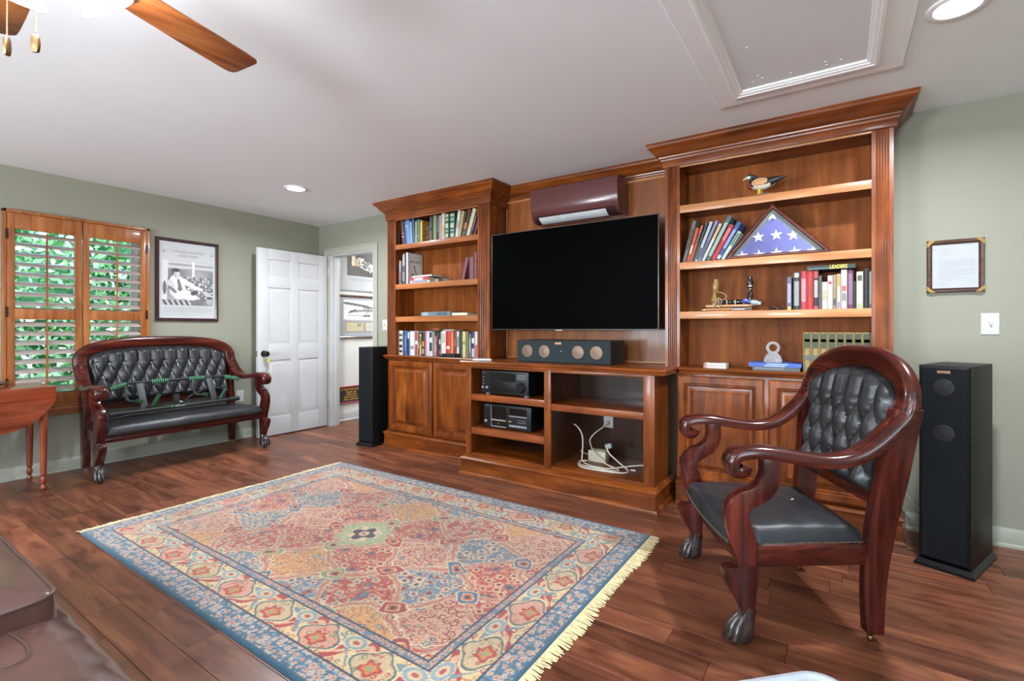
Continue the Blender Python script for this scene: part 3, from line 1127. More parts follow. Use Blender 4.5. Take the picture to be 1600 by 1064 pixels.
def tower(label, cx, cy, rot, w, d, h, cones):
    t = thing('tower_speaker', label, 'speaker', (cx, cy, 0), rot, group='black tower speakers', local=True)
    ash = mat('black_ash_tower', '141516', .45, spec=.25, var=.3, vscale=3, stretch=(30, 30, 1), bump=.1, bscale=60)
    w2, d2 = w / 2, d / 2
    MB().box(-w2, w2, -d2 + .012, d2, .034, h).build('cabinet', ash, t, bevel=.003)
    def rc(i, z):
        return [(-w2 - .016 + i, -d2 - .02 + i, z), (w2 + .016 - i, -d2 - .02 + i, z), (w2 + .016 - i, d2 + .006 - i, z), (-w2 - .016 + i, d2 + .006 - i, z)]
    MB().rings([rc(0, .0), rc(0, .014), rc(.016, .034)]).build('plinth_base', mat('satin_black', '121315', .3, spec=.3), t, smooth=20)
    g = MB()
    R = lambda i, dd: [(-w2 + i, -d2 + .012 - dd, .038 + i), (w2 - i, -d2 + .012 - dd, .038 + i), (w2 - i, -d2 + .012 - dd, h - i), (-w2 + i, -d2 + .012 - dd, h - i)]
    g.rings([R(0, 0), R(.0, .008), R(.014, .022)], fill=False).build('grille_frame', mat('satin_black', '121315', .3, spec=.3), t, smooth=20)
    R2 = [(-w2 + .014, -d2 - .0102, .052), (w2 - .014, -d2 - .0102, .052), (w2 - .014, -d2 - .0102, h - .014), (-w2 + .014, -d2 - .0102, h - .014)]
    MB().add(R2, [(0, 1, 2, 3)]).build('grille', mat('black_grille', '1a1d20', .95, spec=.1, var=.35, vscale=420, bump=.5, bscale=600), t, smooth=0)
    if cones:
        for zc in cones:
            MB().lathe([(.040, 0), (.038, .0004), (.034, .0006), (.016, .0012), (.0005, .003)], (0, -d2 - .0103, zc), 24, (0, -1, 0)).build('woofer_cone', mat('dim_copper_cone', '1b1919', .55, metal=.15, var=.3, vscale=400), t)
        MB().box(-.024, .024, -d2 - .0112, -d2 - .010, h - .036, h - .024).build('badge', mat('badge_copper', 'c89a78', .35, metal=.5), t)
        text('Klipsch', .013, M_BLACK, t, (0, -d2 - .0112, h - .0295), (1, 0, 0), (0, 0, 1))
    return t


tower('black tower speaker on the bare floor right of the armchair', 5.808, -.366, math.radians(-21.4), .196, .375, .992, (.888, .668))
tower('black tower speaker between the doorway and the left bookcase', 1.361, -.235, math.radians(4.5), .19, .38, .988, ())

# receiver and cassette deck in the console
M_HIFI = mat('hifi_black', '0e0f11', .35, var=.1, spec=.3)
M_HIFI2 = mat('hifi_panel', '17191c', .4, var=.05, spec=.4)
M_DISP = mat('hifi_display', '050607', .12, var=0)
M_SILVER = mat('hifi_silver', 'b9bcc0', .3, metal=.7, var=0)
M_BTN = mat('hifi_button', '8c8f94', .4, var=0)
t = thing('receiver', 'black home theatre receiver with a big volume knob on the upper console shelf', 'receiver', (3.14, -.53, .647))
zb = .647 + .018
MB().box(2.93, 3.365, -.525, -.18, zb, .838).build('chassis', M_HIFI, t, bevel=.003)
MB().box(2.925, 3.370, -.540, -.525, zb - .003, .840).build('front_panel', M_HIFI2, t, bevel=.002)
MB().box(3.010, 3.252, -.5415, -.5395, .762, .825).build('display', M_DISP, t)
MB().box(3.010, 3.252, -.5415, -.5395, .672, .755).build('flap_door', M_HIFI, t, bevel=.0005)
MB().lathe([(.040, 0), (.040, .006), (.034, .010), (.034, .024), (.030, .028)], (3.308, -.540, .722), 28, (0, -1, 0)).build('volume_knob', M_HIFI, t)
for bx_ in (2.945, 2.985):
    MB().lathe([(.010, 0), (.010, .012), (.008, .014)], (bx_, -.540, .706), 14, (0, -1, 0)).build('knob', M_SILVER, t)
for r_ in range(3):
    for c_ in range(5):
        MB().box(3.270 + c_ * .016, 3.280 + c_ * .016, -.5415, -.5395, .782 + r_ * .014, .788 + r_ * .014).build('button', M_BTN, t, smooth=0)
for z_ in (.785, .762, .735):
    MB().lathe([(.005, 0), (.005, .003)], (2.948, -.540, z_), 10, (0, -1, 0)).build('button', M_BTN, t)
for fx_ in (2.965, 3.33):
    for fy_ in (-.50, -.22):
        MB().lathe([(.020, 0), (.022, .006), (.018, .0182)], (fx_, fy_, .647), 16).build('foot', M_SILVER, t)
text('ONKYO', .011, M_SILVER, t, (2.953, -.5402, .823), (1, 0, 0), (0, 0, 1))
t = thing('cassette_deck', 'black cassette deck with a tape window on the middle console shelf', 'cassette deck', (3.16, -.51, .377))
zb = .377 + .012
MB().box(2.935, 3.372, -.500, -.20, zb, .568).build('chassis', M_HIFI, t, bevel=.003)
MB().box(2.93, 3.378, -.515, -.500, zb - .002, .570).build('front_panel', M_HIFI2, t, bevel=.002)
MB().box(3.005, 3.150, -.5165, -.5145, .400, .560).build('tape_well', M_HIFI, t)
MB().box(3.010, 3.145, -.5185, -.516, .458, .548).build('tape_window', M_DISP, t)
MB().box(3.010, 3.145, -.5195, -.516, .444, .454).box(3.003, 3.008, -.518, -.516, .398, .562).box(3.005, 3.150, -.5185, -.516, .394, .401).build('well_trim', M_SILVER, t)
MB().lathe([(.006, 0), (.006, .001)], (3.075, -.5165, .424), 10, (0, -1, 0)).build('deck_light', mat('deck_orange', 'c0602c', .4), t)
MB().box(3.178, 3.338, -.5165, -.5145, .500, .552).build('display', M_DISP, t)
for c_ in range(8):
    MB().box(3.178 + c_ * .0205, 3.195 + c_ * .0205, -.517, -.5145, .486, .496).build('button', M_BTN, t, smooth=0)
for c_ in range(6):
    MB().box(3.180 + c_ * .027, 3.203 + c_ * .027, -.518, -.5145, .408, .424).build('button', M_BTN, t, smooth=0)
for c_ in range(4):
    MB().box(3.262 + c_ * .019, 3.272 + c_ * .019, -.517, -.5145, .444, .450).box(3.262 + c_ * .019, 3.272 + c_ * .019, -.517, -.5145, .462, .466).build('button', M_BTN, t, smooth=0)
MB().box(3.172, 3.196, -.517, -.5145, .444, .452).build('button', mat('deck_yellow', 'b8a040', .4), t)
MB().lathe([(.011, 0), (.011, .012), (.009, .013)], (2.956, -.515, .434), 14, (0, -1, 0)).build('knob', M_SILVER, t)
for fx_ in (2.98, 3.33):
    for fy_ in (-.48, -.24):
        MB().lathe([(.017, 0), (.017, .0125)], (fx_, fy_, .377), 12).build('foot', M_BLACK, t)
text('PIONEER', .009, M_SILVER, t, (2.963, -.5152, .557), (1, 0, 0), (0, 0, 1))
tg = MB().tube(smoothpath([(3.40, -.33, .380), (3.44, -.40, .380), (3.47, -.37, .379), (3.515, -.33, .379)]), .003, 6).build('power_cord', M_PLASTIC_W, loc=(3.45, -.36, .378))
tag(tg, 'thin white cord lying on the console shelf beside the cassette deck', 'cord')

# outlet, adapter box and cords in the open bay
M_CORD = mat('cream_cord', 'd9d2c0', .5, var=.03)
wall_plate('wall_outlet', 'pale outlet plate on the back of the open console bay', 'outlet', (3.80, -.030, .452), (0, -1, 0), .08, .125, toggle=False)
bx = thing('adapter_box', 'cream adapter box among the tangled cords in the open console bay', 'adapter', (3.80, -.22, .168))
MB().box(3.735, 3.875, -.27, -.19, .169, .252).build('box_body', mat('cream_plastic', 'c9c2a8', .5), bx, bevel=.006)
MB().box(3.752, 3.858, -.23, -.19, .252, .256).build('label_plate', mat('khaki_plastic', 'a8a268', .5), bx, bevel=.001)
lp = [(3.797, -.075, .425), (3.785, -.10, .405), (3.74, -.16, .36), (3.715, -.19, .315), (3.73, -.21, .275), (3.80, -.30, .250), (3.87, -.34, .215), (3.93, -.36, .19), (3.985, -.36, .177), (4.03, -.40, .176), (3.98, -.44, .176), (3.86, -.44, .176), (3.74, -.41, .176), (3.72, -.37, .177)]
pc = thing('power_cord', 'cream power cord plugged into the outlet and coiled in the console bay', 'cord', (3.85, -.3, .168))
MB().tube(smoothpath(lp), .0048, 8).build('cable', M_CORD, pc)
MB().lathe([(.016, 0), (.017, .014), (.012, .024), (.006, .032)], (3.80, -.040, .430), 14, (0, -1, 0)).build('plug', M_CORD, pc)
lp = [(3.60, -.24, .430), (3.64, -.25, .412), (3.685, -.27, .36), (3.700, -.29, .29), (3.705, -.31, .22), (3.715, -.33, .185), (3.79, -.40, .182), (3.88, -.43, .183), (3.97, -.42, .184), (4.08, -.33, .196), (4.19, -.26, .205), (4.28, -.22, .205)]
pc = thing('extension_cord', 'cream extension cord arching up at the left of the console bay', 'cord', (3.8, -.3, .168))
MB().tube(smoothpath(lp), .0052, 8).build('cable', M_CORD, pc)
MB().tube(smoothpath([(3.755, -.32, .186), (3.71, -.36, .186), (3.76, -.46, .177), (3.92, -.48, .177), (4.07, -.45, .177), (4.10, -.40, .182), (4.03, -.34, .20), (3.93, -.32, .26), (3.895, -.29, .295)]), .005, 8).build('cable', M_CORD, pc)
MB().obox((3.895, -.255, .300), Vector((.022, 0, .008)), Vector((0, .014, 0)), Vector((-.006, 0, .016))).build('plug_block', mat('grey_plug', 'a9b0b2', .4), pc, bevel=.003)
MB().tube(smoothpath([(3.60, -.13, .20), (3.65, -.16, .195), (3.71, -.175, .19), (3.728, -.18, .19)]), .006, 6).build('flat_cable', mat('tan_cable', 'b08a58', .5), pc)
MB().lathe([(.006, 0), (.006, .035)], (4.10, -.36, .180), 8, (1, .3, 0)).build('connector', M_CORD, pc)

# white remote on the console worktop
t = thing('remote_control', 'slim white remote control lying at the left end of the console worktop', 'remote', (2.90, -.49, ZC))
d_ = Vector((.93, .36, 0)).normalized()
n_ = Vector((-d_.y, d_.x, 0))
MB().obox((2.905, -.50, ZC + .009), d_ * .078, n_ * .021, Vector((0, 0, .008))).build('remote_body', M_PLASTIC_W, t, bevel=.004)
for i in range(4):
    MB().obox(Vector((2.905, -.50, ZC + .0172)) + d_ * (-.05 + i * .022), d_ * .005, n_ * .010, Vector((0, 0, .0012))).build('button', mat('remote_grey', 'c4c6c8', .5), t)

# ------------------------------------------------------------------ books, one by one
ORD = ['', 'first', 'second', 'third', 'fourth', 'fifth', 'sixth', 'seventh', 'eighth', 'ninth', 'tenth', 'eleventh', 'twelfth', 'thirteenth', 'fourteenth', 'fifteenth', 'sixteenth', 'seventeenth', 'eighteenth', 'nineteenth', 'twentieth', 'twenty-first', 'twenty-second', 'twenty-third', 'twenty-fourth', 'twenty-fifth', 'twenty-sixth', 'twenty-seventh']
rb = random.Random(11)


def cover(c):
    return mat('book_cover_' + c, tuple(x * .80 for x in lin(c)), .5, var=.10, vscale=40)


def standing(x0, x1, z, yf, h, tilt, col, label, group, marks=(), depth=None, spine_round=True):
    """an upright or leaning book: cover (three boards) + pages + printed spine patches"""
    t = x1 - x0 if abs(tilt) < .5 else (x1 - x0) * math.cos(math.radians(tilt))
    d = depth or min(.185, h * .70)
    right = tilt >= 0
    px = x1 if right else x0
    a, b = (-t, 0) if right else (0, t)
    bt = min(.0028, t * .16)
    cv = MB()
    cv.box(a, a + bt, .001, d, 0, h).box(b - bt, b, .001, d, 0, h)
    r = min(t * .22, .008) if spine_round else .001
    sec = [(a, .003 + r), (a + t * .12, .001 + r * .45), (a + t * .3, .0005), (b - t * .3, .0005), (b - t * .12, .001 + r * .45), (b, .003 + r)]
    cv.prism(sec, lambda x, y: (x, y, 0), lambda x, y: (x, y, h))
    o = cv.build('book', cover(col), None, smooth=40)
    o.location = (px, yf, z)
    o.rotation_euler = (0, math.radians(tilt), 0)
    OFF[o.name] = Vector((0, 0, 0))
    tag(o, label, 'book', group)
    MB().box(a + bt, b - bt, .006 + r, d - .004, .003, h - .003).build('pages', M_PAGES, o, smooth=0)
    for (f0, f1, mc) in marks:
        MB().box(a + t * .16, b - t * .16, -.0004, .0012, h * f0, h * f1).build('spine_print', cover(mc), o, smooth=0)
    return o


def lying(x0, x1, y0, y1, z, th, col, label, group, spine='front', rot=0.0, marks=(), pages=None):
    cx, cy = (x0 + x1) / 2, (y0 + y1) / 2
    w, d = (x1 - x0) / 2, (y1 - y0) / 2
    bt = min(.003, th * .15)
    cv = MB().box(-w, w, -d, d, 0, bt).box(-w, w, -d, d, th - bt, th)
    if spine == 'front':
        cv.box(-w, w, -d, -d + bt, bt, th - bt)
    elif spine == 'left':
        cv.box(-w, -w + bt, -d, d, bt, th - bt)
    o = cv.build('book', cover(col), None, smooth=0)
    o.location = (cx, cy, z)
    o.rotation_euler = (0, 0, math.radians(rot))
    OFF[o.name] = Vector((0, 0, 0))
    tag(o, label, 'book', group)
    e = .004
    MB().box(-w + (bt if spine == 'left' else e), w - e, -d + (bt if spine == 'front' else e), d - e, bt, th - bt).build('pages', pages or M_PAGES, o, smooth=0)
    for (f0, f1, mc) in marks:
        MB().box(-w + 2 * w * f0, -w + 2 * w * f1, -d - .0006, -d + .001, th * .18, th * .82).build('spine_print', cover(mc), o, smooth=0)
    return o


ZL1, ZL2, ZL3 = 2.004 + LIFT, 1.612 + LIFT, 1.291 + LIFT
ZR1, ZR2, ZR3 = 2.006 + LIFT, 1.620 + LIFT, 1.287 + LIFT
ZT = ZC + LIFT
L1 = [(1.654, 1.670, .165, 0, '1c221e', 'short black-green', []),
      (1.708, 1.752, .244, -7.5, '5c1f24', 'maroon', [(.30, .34, 'c9a27a'), (.44, .47, 'c9a27a')]),
      (1.754, 1.824, .236, -5.5, '5d84b4', 'wide light blue', [(.7, .8, '86a6cc')]),
      (1.827, 1.852, .215, -4.5, '8fb0cf', 'slim pale blue', []),
      (1.855, 1.885, .245, -4, '2f5f86', 'deep blue', []),
      (1.887, 1.909, .212, 0, 'b9a487', 'tan', []),
      (1.911, 1.952, .224, 0, '4d7a58', 'green', [(.25, .3, '7ea184')])]
G = 'books on the top shelf of the left bookcase'
S = 'on the left bookcase top shelf'


def row(data, z, yf, grp, where, i0=1, dz=0.0):
    for k, (a, b, h, tilt, c, desc, mk) in enumerate(data):
        standing(a, b, z, yf + rb.uniform(0, .008), h - dz, tilt, c, '%s %s book, %s from left %s' % (desc, 'leaning' if abs(tilt) > .5 else 'upright', ORD[k + i0], where), grp, mk)


row(L1, ZL1, -.25, G, S)
gb = standing(1.954, 1.984, ZL1, -.245, .211, 0, 'c99a3e', 'gold upright book with a picture cover, eighth from left on the left bookcase top shelf', G, [(.1, .9, 'd8b25a')], .17)


def gold_pic(u, v):
    r = np.ones(u.shape + (3,)) * hx('c89a45')
    n = np.sin(u * 21) * np.sin(v * 27 + u * 9)
    r[n > .35] = hx('6d4a26')
    r[((u - .5) ** 2 / .06 + (v - .72) ** 2 / .018) < 1] = hx('ddd6c8')
    r[(abs(u - .5 + .1 * np.sin(v * 9)) < .16) & (v > .12) & (v < .7)] = hx('cfc4ae')
    r[((u - .45) ** 2 / .004 + (v - .74) ** 2 / .003) < 1] = hx('8d7a66')
    return r


picture('cover_picture', M_PRINT, gb, (.0008, .014, .012), (0, 1, 0), (0, 0, 1), .140, .186, 24, 50, gold_pic)
L1b = [(2.078, 2.113, .250, 0, '241a1c', 'black and dark red', [(.02, .4, '7a2f36'), (.5, .9, '4a4a4c')]),
       (2.121, 2.164, .238, 0, '7d9a68', 'sage green', []),
       (2.170, 2.199, .250, 0, '211d1f', 'slim black', [(.3, .9, '5c5a5c')]),
       (2.201, 2.228, .228, 0, 'b39a9e', 'mauve', []),
       (2.230, 2.270, .248, 0, 'd9cdae', 'cream', [(.1, .5, 'c9a878')]),
       (2.273, 2.323, .235, 0, '2f6a5c', 'teal cream-medallion', [(.06, .2, 'b9c8a4'), (.28, .34, '9fb79a'), (.42, .6, 'c8cfa8'), (.7, .8, '9fb79a'), (.86, .96, 'd0cfa8')]),
       (2.326, 2.390, .234, 0, '2c6456', 'thick teal cream-medallion', [(.06, .2, 'b9c8a4'), (.28, .34, '9fb79a'), (.42, .6, 'c8cfa8'), (.7, .8, '9fb79a'), (.86, .96, 'd0cfa8')]),
       (2.394, 2.428, .246, 7.5, 'dedad0', 'white', [(.35, .6, 'a8a49c')]),
       (2.434, 2.460, .236, 11, 'c8aa7c', 'tan', []),
       (2.464, 2.508, .249, 17, '3a332d', 'brown-black', [(.25, .5, 'b87a48'), (.02, .2, '59646e'), (.9, .98, '9c3a34')]),
       (2.516, 2.558, .247, 18.5, 'd8cba4', 'cream', []),
       (2.568, 2.591, .212, 19, '2a2a30', 'charcoal', [(.2, .8, '6c6c70')]),
       (2.603, 2.628, .150, 19, '6b2a35', 'short maroon', [])]
row(L1b, ZL1, -.25, G, S, 9)

G = 'books on the second shelf of the left bookcase'
S = 'on the left bookcase second shelf'
row([(1.656, 1.674, .200, 0, '2d3550', 'navy', [(.2, .6, '70405a')]), (1.676, 1.688, .238, 0, 'c9c4bc', 'slim pale grey', [(.05, .5, 'b06a5a')]), (1.690, 1.712, .236, 0, '4b342b', 'brown', []),
     (1.716, 1.753, .305, 0, '4d5257', 'tall dark grey', [(.6, .95, 'a8aaa8'), (.1, .4, '8a8c8c')])], ZL2, -.25, G, S)
# white aircraft book standing face out
ac = standing(1.757, 1.782, ZL2, -.240, .312, 0, 'd4d5d3', 'large white upright book with a drawing of flying machines on its cover', G, (), .205)


def plane_pic(u, v):
    r = np.ones(u.shape + (3,)) * hx('d8d9d7')
    r *= (1 - .06 * np.sin(u * 5 + v * 3))[..., None]
    d = abs((u - .55) * .85 + (v - .33) * .52)
    r[(d < .035) & (v < .62) & (v > .05) & (u > .25)] = hx('6a6a68')
    r[((u - .3) ** 2 / .02 + (v - .22) ** 2 / .012 < 1)] = hx('5d5a52')
    r[((u - .42) ** 2 / .012 + (v - .14) ** 2 / .006 < 1)] = hx('84806f')
    return r


picture('cover_picture', M_PRINT, ac, (.0006, .012, .008), (0, 1, 0), (0, 0, 1), .190, .296, 40, 50, plane_pic)
text('AIRCRAFT', .040, M_INK, ac, (.0010, .107, .225), (0, 1, 0), (0, 0, 1), sx=.9)
text('MILITARY', .014, M_INK, ac, (.0010, .107, .268), (0, 1, 0), (0, 0, 1))
G2 = 'books lying on the second shelf of the left bookcase'
lying(1.842, 2.10, -.268, -.13, ZL2, .024, 'c7ccd4', 'white and blue-grey book at the bottom of the lying pile in the left bookcase', G2, marks=[(.1, .9, '7f8794')])
lying(1.832, 2.085, -.266, -.130, ZL2 + .024, .030, 'c0444a', 'red and white book in the middle of the lying pile in the left bookcase', G2, rot=-2, marks=[(.25, .72, 'e2dcd2')])
lying(1.850, 2.14, -.262, -.130, ZL2 + .054, .022, '38383a', 'dark book with pale edge on top of the lying pile in the left bookcase', G2, rot=-3, marks=[(.02, .98, 'd8d6ce')])
lying(2.112, 2.215, -.22, -.09, ZL2, .042, '2a2422', 'dark book with tan pages at the right end of the lying pile', G2, marks=[(.05, .55, 'c8ae8a')])
G3 = 'maroon books on the second shelf of the left bookcase'
standing(2.458, 2.503, ZL2, -.25, .200, 15.5, '7b4149', 'maroon book leaning right against two upright maroon books', G3, ())
standing(2.560, 2.612, ZL2, -.25, .198, 0, '834a52', 'middle upright maroon book beside the leaning one', G3, [(.55, .58, '9a666c')])
standing(2.615, 2.652, ZL2, -.25, .240, 0, '7a4650', 'tallest maroon book against the right side of the left bookcase', G3, [(.5, .53, '9a666c')])
lying(1.975, 2.345, -.255, -.10, ZL3, .040, '6b7f88', 'grey-blue book lying with its spine out on the third shelf of the left bookcase', 'books lying on the third shelf of the left bookcase', marks=[(.05, .25, '9fb0b4'), (.55, .9, '51626c')])
lying(2.352, 2.54, -.245, -.08, ZL3, .030, '2a2826', 'thin dark book with cream pages facing out on the left bookcase third shelf', 'books lying on the third shelf of the left bookcase', spine='back', pages=mat('cream_pages', 'd6cbb4', .8))

L4 = [(1.657, 1.714, .240, 0, 'cfcabd', 'white black-spotted', [(.1, .2, '3a3a38'), (.3, .42, '2c2c2a'), (.55, .66, '3a3a38'), (.78, .86, '444442')]), (1.717, 1.730, .237, 0, '2c2d30', 'slim black', [(.02, .3, '8c3a3c')]), (1.733, 1.775, .237, 0, '3a5f9c', 'blue', [(.2, .8, '5578b0')]),
      (1.778, 1.806, .233, 0, '2b3a63', 'navy and white', [(.7, .97, 'cfd6dc')]), (1.809, 1.872, .235, 0, 'd5d9db', 'thick white', [(.25, .4, '8c9094')]), (1.874, 1.914, .237, 0, 'd4d0cc', 'red and white', [(.02, .45, 'b8383c'), (.6, .97, 'b8383c')]),
      (1.920, 1.940, .221, 0, '4c4c46', 'dark grey', [(.3, .6, '9a9a8a')]), (1.942, 1.964, .209, 0, 'b9b06a', 'dull yellow', [(.5, .9, '6d6838')]), (1.967, 2.012, .221, 0, '3c2e28', 'dark brown orange-marked', [(.4, .62, 'c87a3c'), (.08, .3, 'a88a78')]),
      (2.015, 2.035, .235, 0, 'c77d90', 'pink', []), (2.037, 2.066, .235, 0, 'd3cfe0', 'lavender-white', []), (2.069, 2.111, .234, 0, 'd6d2c6', 'black and white', [(.2, .55, '2f3a46'), (.75, .97, '38404a')]),
      (2.113, 2.135, .232, 0, '8a8880', 'grey', []), (2.138, 2.159, .187, 0, 'bf7385', 'short pink', [(.2, .6, 'd8a0ac')]), (2.162, 2.187, .229, 0, '2b2626', 'black', [(.6, .9, '5a4a44')]), (2.190, 2.218, .226, 0, '47352f', 'dark brown', [(.1, .25, 'b04a48'), (.5, .7, 'c8b8a0')]),
      (2.221, 2.281, .236, 0, 'd9d6cb', 'thick off-white', [(.55, .9, 'b4b2aa')]), (2.284, 2.337, .236, 0, 'c73230', 'bright red', [(.3, .42, 'ded2c6')]), (2.340, 2.370, .233, 0, 'd28a45', 'orange', []), (2.373, 2.405, .242, 0, '96262c', 'dark red', [(.4, .7, 'b85a56')]),
      (2.408, 2.436, .236, 0, 'd4d8d0', 'slim white', [(.4, .8, '7a8880')]), (2.440, 2.469, .236, 0, '24403b', 'dark green', []), (2.474, 2.511, .235, 0, 'd5c78c', 'pale yellow', [(.5, .6, '8a7c48')]), (2.514, 2.546, .234, 0, '7c7a45', 'olive', []),
      (2.549, 2.576, .216, 0, '6a6d74', 'slate grey', [(.2, .8, '9a9ca0')]), (2.579, 2.619, .235, 0, '37416e', 'navy and cream', [(.55, .75, 'd8d4cc'), (.02, .35, 'c0bcb8')]), (2.623, 2.653, .234, 0, 'dcd6d2', 'coral-red and white', [(.02, .5, 'd0505a')])]
row(L4, ZT, -.245, 'books on the bottom row of the left bookcase', 'in the left bookcase bottom row')
GT = 'books lying on the bottom row of the left bookcase'
lying(2.02, 2.135, -.23, -.09, ZT + .237, .010, '3a2a28', 'thin dark book lying across the bottom row of the left bookcase', GT)
lying(2.245, 2.370, -.235, -.09, ZT + .237, .016, 'a09c92', 'thin grey book lying across the red and white books of the left bookcase', GT)
t = thing('toy_figure', 'small orange figure lying on the thin dark book in the left bookcase', 'figure', (2.13, -.2, ZT + .247))
m_ = mat('orange_figure', 'b8664a', .6)
MB().ell((2.125, -.215, ZT + .255), (.030, .013, .008), 12, 8).build('body', m_, t)
MB().ell((2.165, -.215, ZT + .256), (.014, .012, .009), 10, 8).build('head', m_, t)
MB().tube([(2.11, -.21, ZT + .254), (2.075, -.222, ZT + .2505)], .0035, 6).build('leg', m_, t)
wl = thing('wallet', 'two flat black leather cases stacked in front of the left bookcase bottom row', 'case', (2.37, -.29, ZT))
MB().box(2.285, 2.455, -.328, -.252, ZT, ZT + .018).build('lower_case', mat('black_leatherette', '1b1d1e', .4), wl, bevel=.005)
MB().box(2.300, 2.458, -.326, -.254, ZT + .018, ZT + .034).build('upper_case', mat('black_leatherette', '1b1d1e', .4), wl, bevel=.005)

# ---- right bookcase
R2 = [(4.424, 4.446, .285, 14.5, '6a6a62', 'grey and black', [(.3, .8, '2a2c2c')]), (4.450, 4.470, .235, 15.5, 'c2502c', 'orange-red', [(.25, .5, 'd8b8a8')]), (4.473, 4.488, .25, 17, 'b85a3c', 'burnt orange', [(.5, .8, '3a3432')]), (4.491, 4.502, .27, 19, '33535a', 'dark teal', []),
      (4.505, 4.524, .275, 21, 'b6bcc0', 'silver-white', [(.05, .35, '2c3238')]), (4.528, 4.545, .282, 23, '8a86ac', 'purple and white', [(.1, .5, '3f4a78')]), (4.549, 4.567, .262, 25, 'd8d2c2', 'cream and orange', [(.6, .95, 'd29a3a')]), (4.571, 4.600, .312, 26.5, '4f6a68', 'tall grey-teal', [(.1, .85, '9fb0a8')]),
      (4.604, 4.634, .248, 28, 'c33439', 'bright red', [(.55, .9, 'd86a6a')]), (4.636, 4.664, .266, 29.5, '3d5b95', 'blue', [(.3, .8, '8a9cc0'), (.02, .12, 'c8d4e4')]), (4.668, 4.690, .200, 31, 'c9d4c4', 'green and white', [(.5, .95, '3f7355')])]
row(R2, ZR2, -.25, 'leaning books beside the flag case', 'beside the flag case')
R3 = [(5.051, 5.075, .200, 0, '6e6a86', 'grey-purple', [(.0, .1, 'd8c848'), (.2, .8, 'a8a4b8')]), (5.084, 5.120, .229, 0, '3a3c3f', 'thick black and grey', [(.1, .75, '9a9c98'), (.85, .97, 'b4b4b0')]), (5.124, 5.154, .230, 0, 'bb4450', 'rose-red', [(.2, .8, 'd88a90')]), (5.156, 5.187, .232, 0, 'cc3634', 'bright red', [(.3, .7, 'a82a2a')]),
      (5.189, 5.215, .230, 0, '3a2a2c', 'black and red', [(.0, .08, 'c84a52'), (.3, .75, 'b0a8a4'), (.8, .98, 'b04850')]), (5.217, 5.231, .198, 0, '5b5c58', 'slim dark grey', []), (5.233, 5.259, .160, 0, 'dcd8cc', 'short white', [(.3, .7, 'c0b090')]), (5.261, 5.284, .196, 0, 'd8d6d6', 'red-dotted white', [(.74, .82, 'b03a48')]),
      (5.286, 5.303, .200, 0, 'a08e6a', 'tan', [(.1, .3, '4a4640')]), (5.306, 5.323, .202, 0, 'e0d2b4', 'orange-topped cream', [(.65, .98, 'd58a3e'), (.02, .2, '8a80b4')]), (5.326, 5.354, .227, 0, 'cfcac0', 'tall red-banded white', [(.45, .58, 'c85a58'), (.2, .4, '8a8884')]), (5.357, 5.384, .224, 0, '6f3f5c', 'purple', [(.1, .9, '8c6480')]),
      (5.386, 5.397, .155, 0, '2e2b2b', 'slim short black', []), (5.400, 5.429, .210, 0, 'd8d5c4', 'cream-white', [(.02, .14, 'a8b078'), (.75, .9, '55524a')]), (5.432, 5.457, .224, 0, '26241f', 'white-lettered black', []), (5.459, 5.468, .208, 0, 'cdc9c4', 'slim navy-footed white', [(.0, .12, '2c2f6a')])]
GR = 'books on the third shelf of the right bookcase'
row(R3, ZR3, -.25, GR, "on the right bookcase third shelf")
ld = lying(5.157, 5.394, -.258, -.10, ZR3 + .232, .024, '1e3230', 'dark green book lettered LEADERS lying across the red books', GR)
ld.rotation_euler = (0, 0, 0)
text('LEADERS', .030, mat('gold_lettering', 'e0c848', .5, var=0), ld, (.038, -.0794, .0125), (1, 0, 0), (0, 0, 1), sx=.72, bold=.0006)
MB().box(-.115, .0, -.0794, -.078, .0065, .0085).build('spine_line', cover('9fb4ae'), ld, smooth=0)
eg = thing('eyeglasses', 'folded black eyeglasses lying on the shelf left of the upright books', 'glasses', (4.99, -.245, ZR3))
mk_ = mat('glasses_black', '141414', .3)
for cx_ in (4.968, 5.012):
    ring = [(cx_ + .019 * math.cos(2 * PI * k / 14), -.25, ZR3 + .0125 + .010 * math.sin(2 * PI * k / 14)) for k in range(15)]
    MB().tube(ring, .0022, 6).build('rim', mk_, eg)
MB().tube([(4.986, -.25, ZR3 + .016), (4.99, -.25, ZR3 + .018), (4.994, -.25, ZR3 + .016)], .002, 6).build('bridge', mk_, eg)
MB().tube([(4.95, -.249, ZR3 + .015), (4.96, -.232, ZR3 + .009), (5.03, -.226, ZR3 + .0035)], .002, 6).build('temple', mk_, eg)
MB().tube([(5.03, -.249, ZR3 + .015), (5.02, -.228, ZR3 + .009), (4.945, -.222, ZR3 + .0035)], .002, 6).build('temple', mk_, eg)

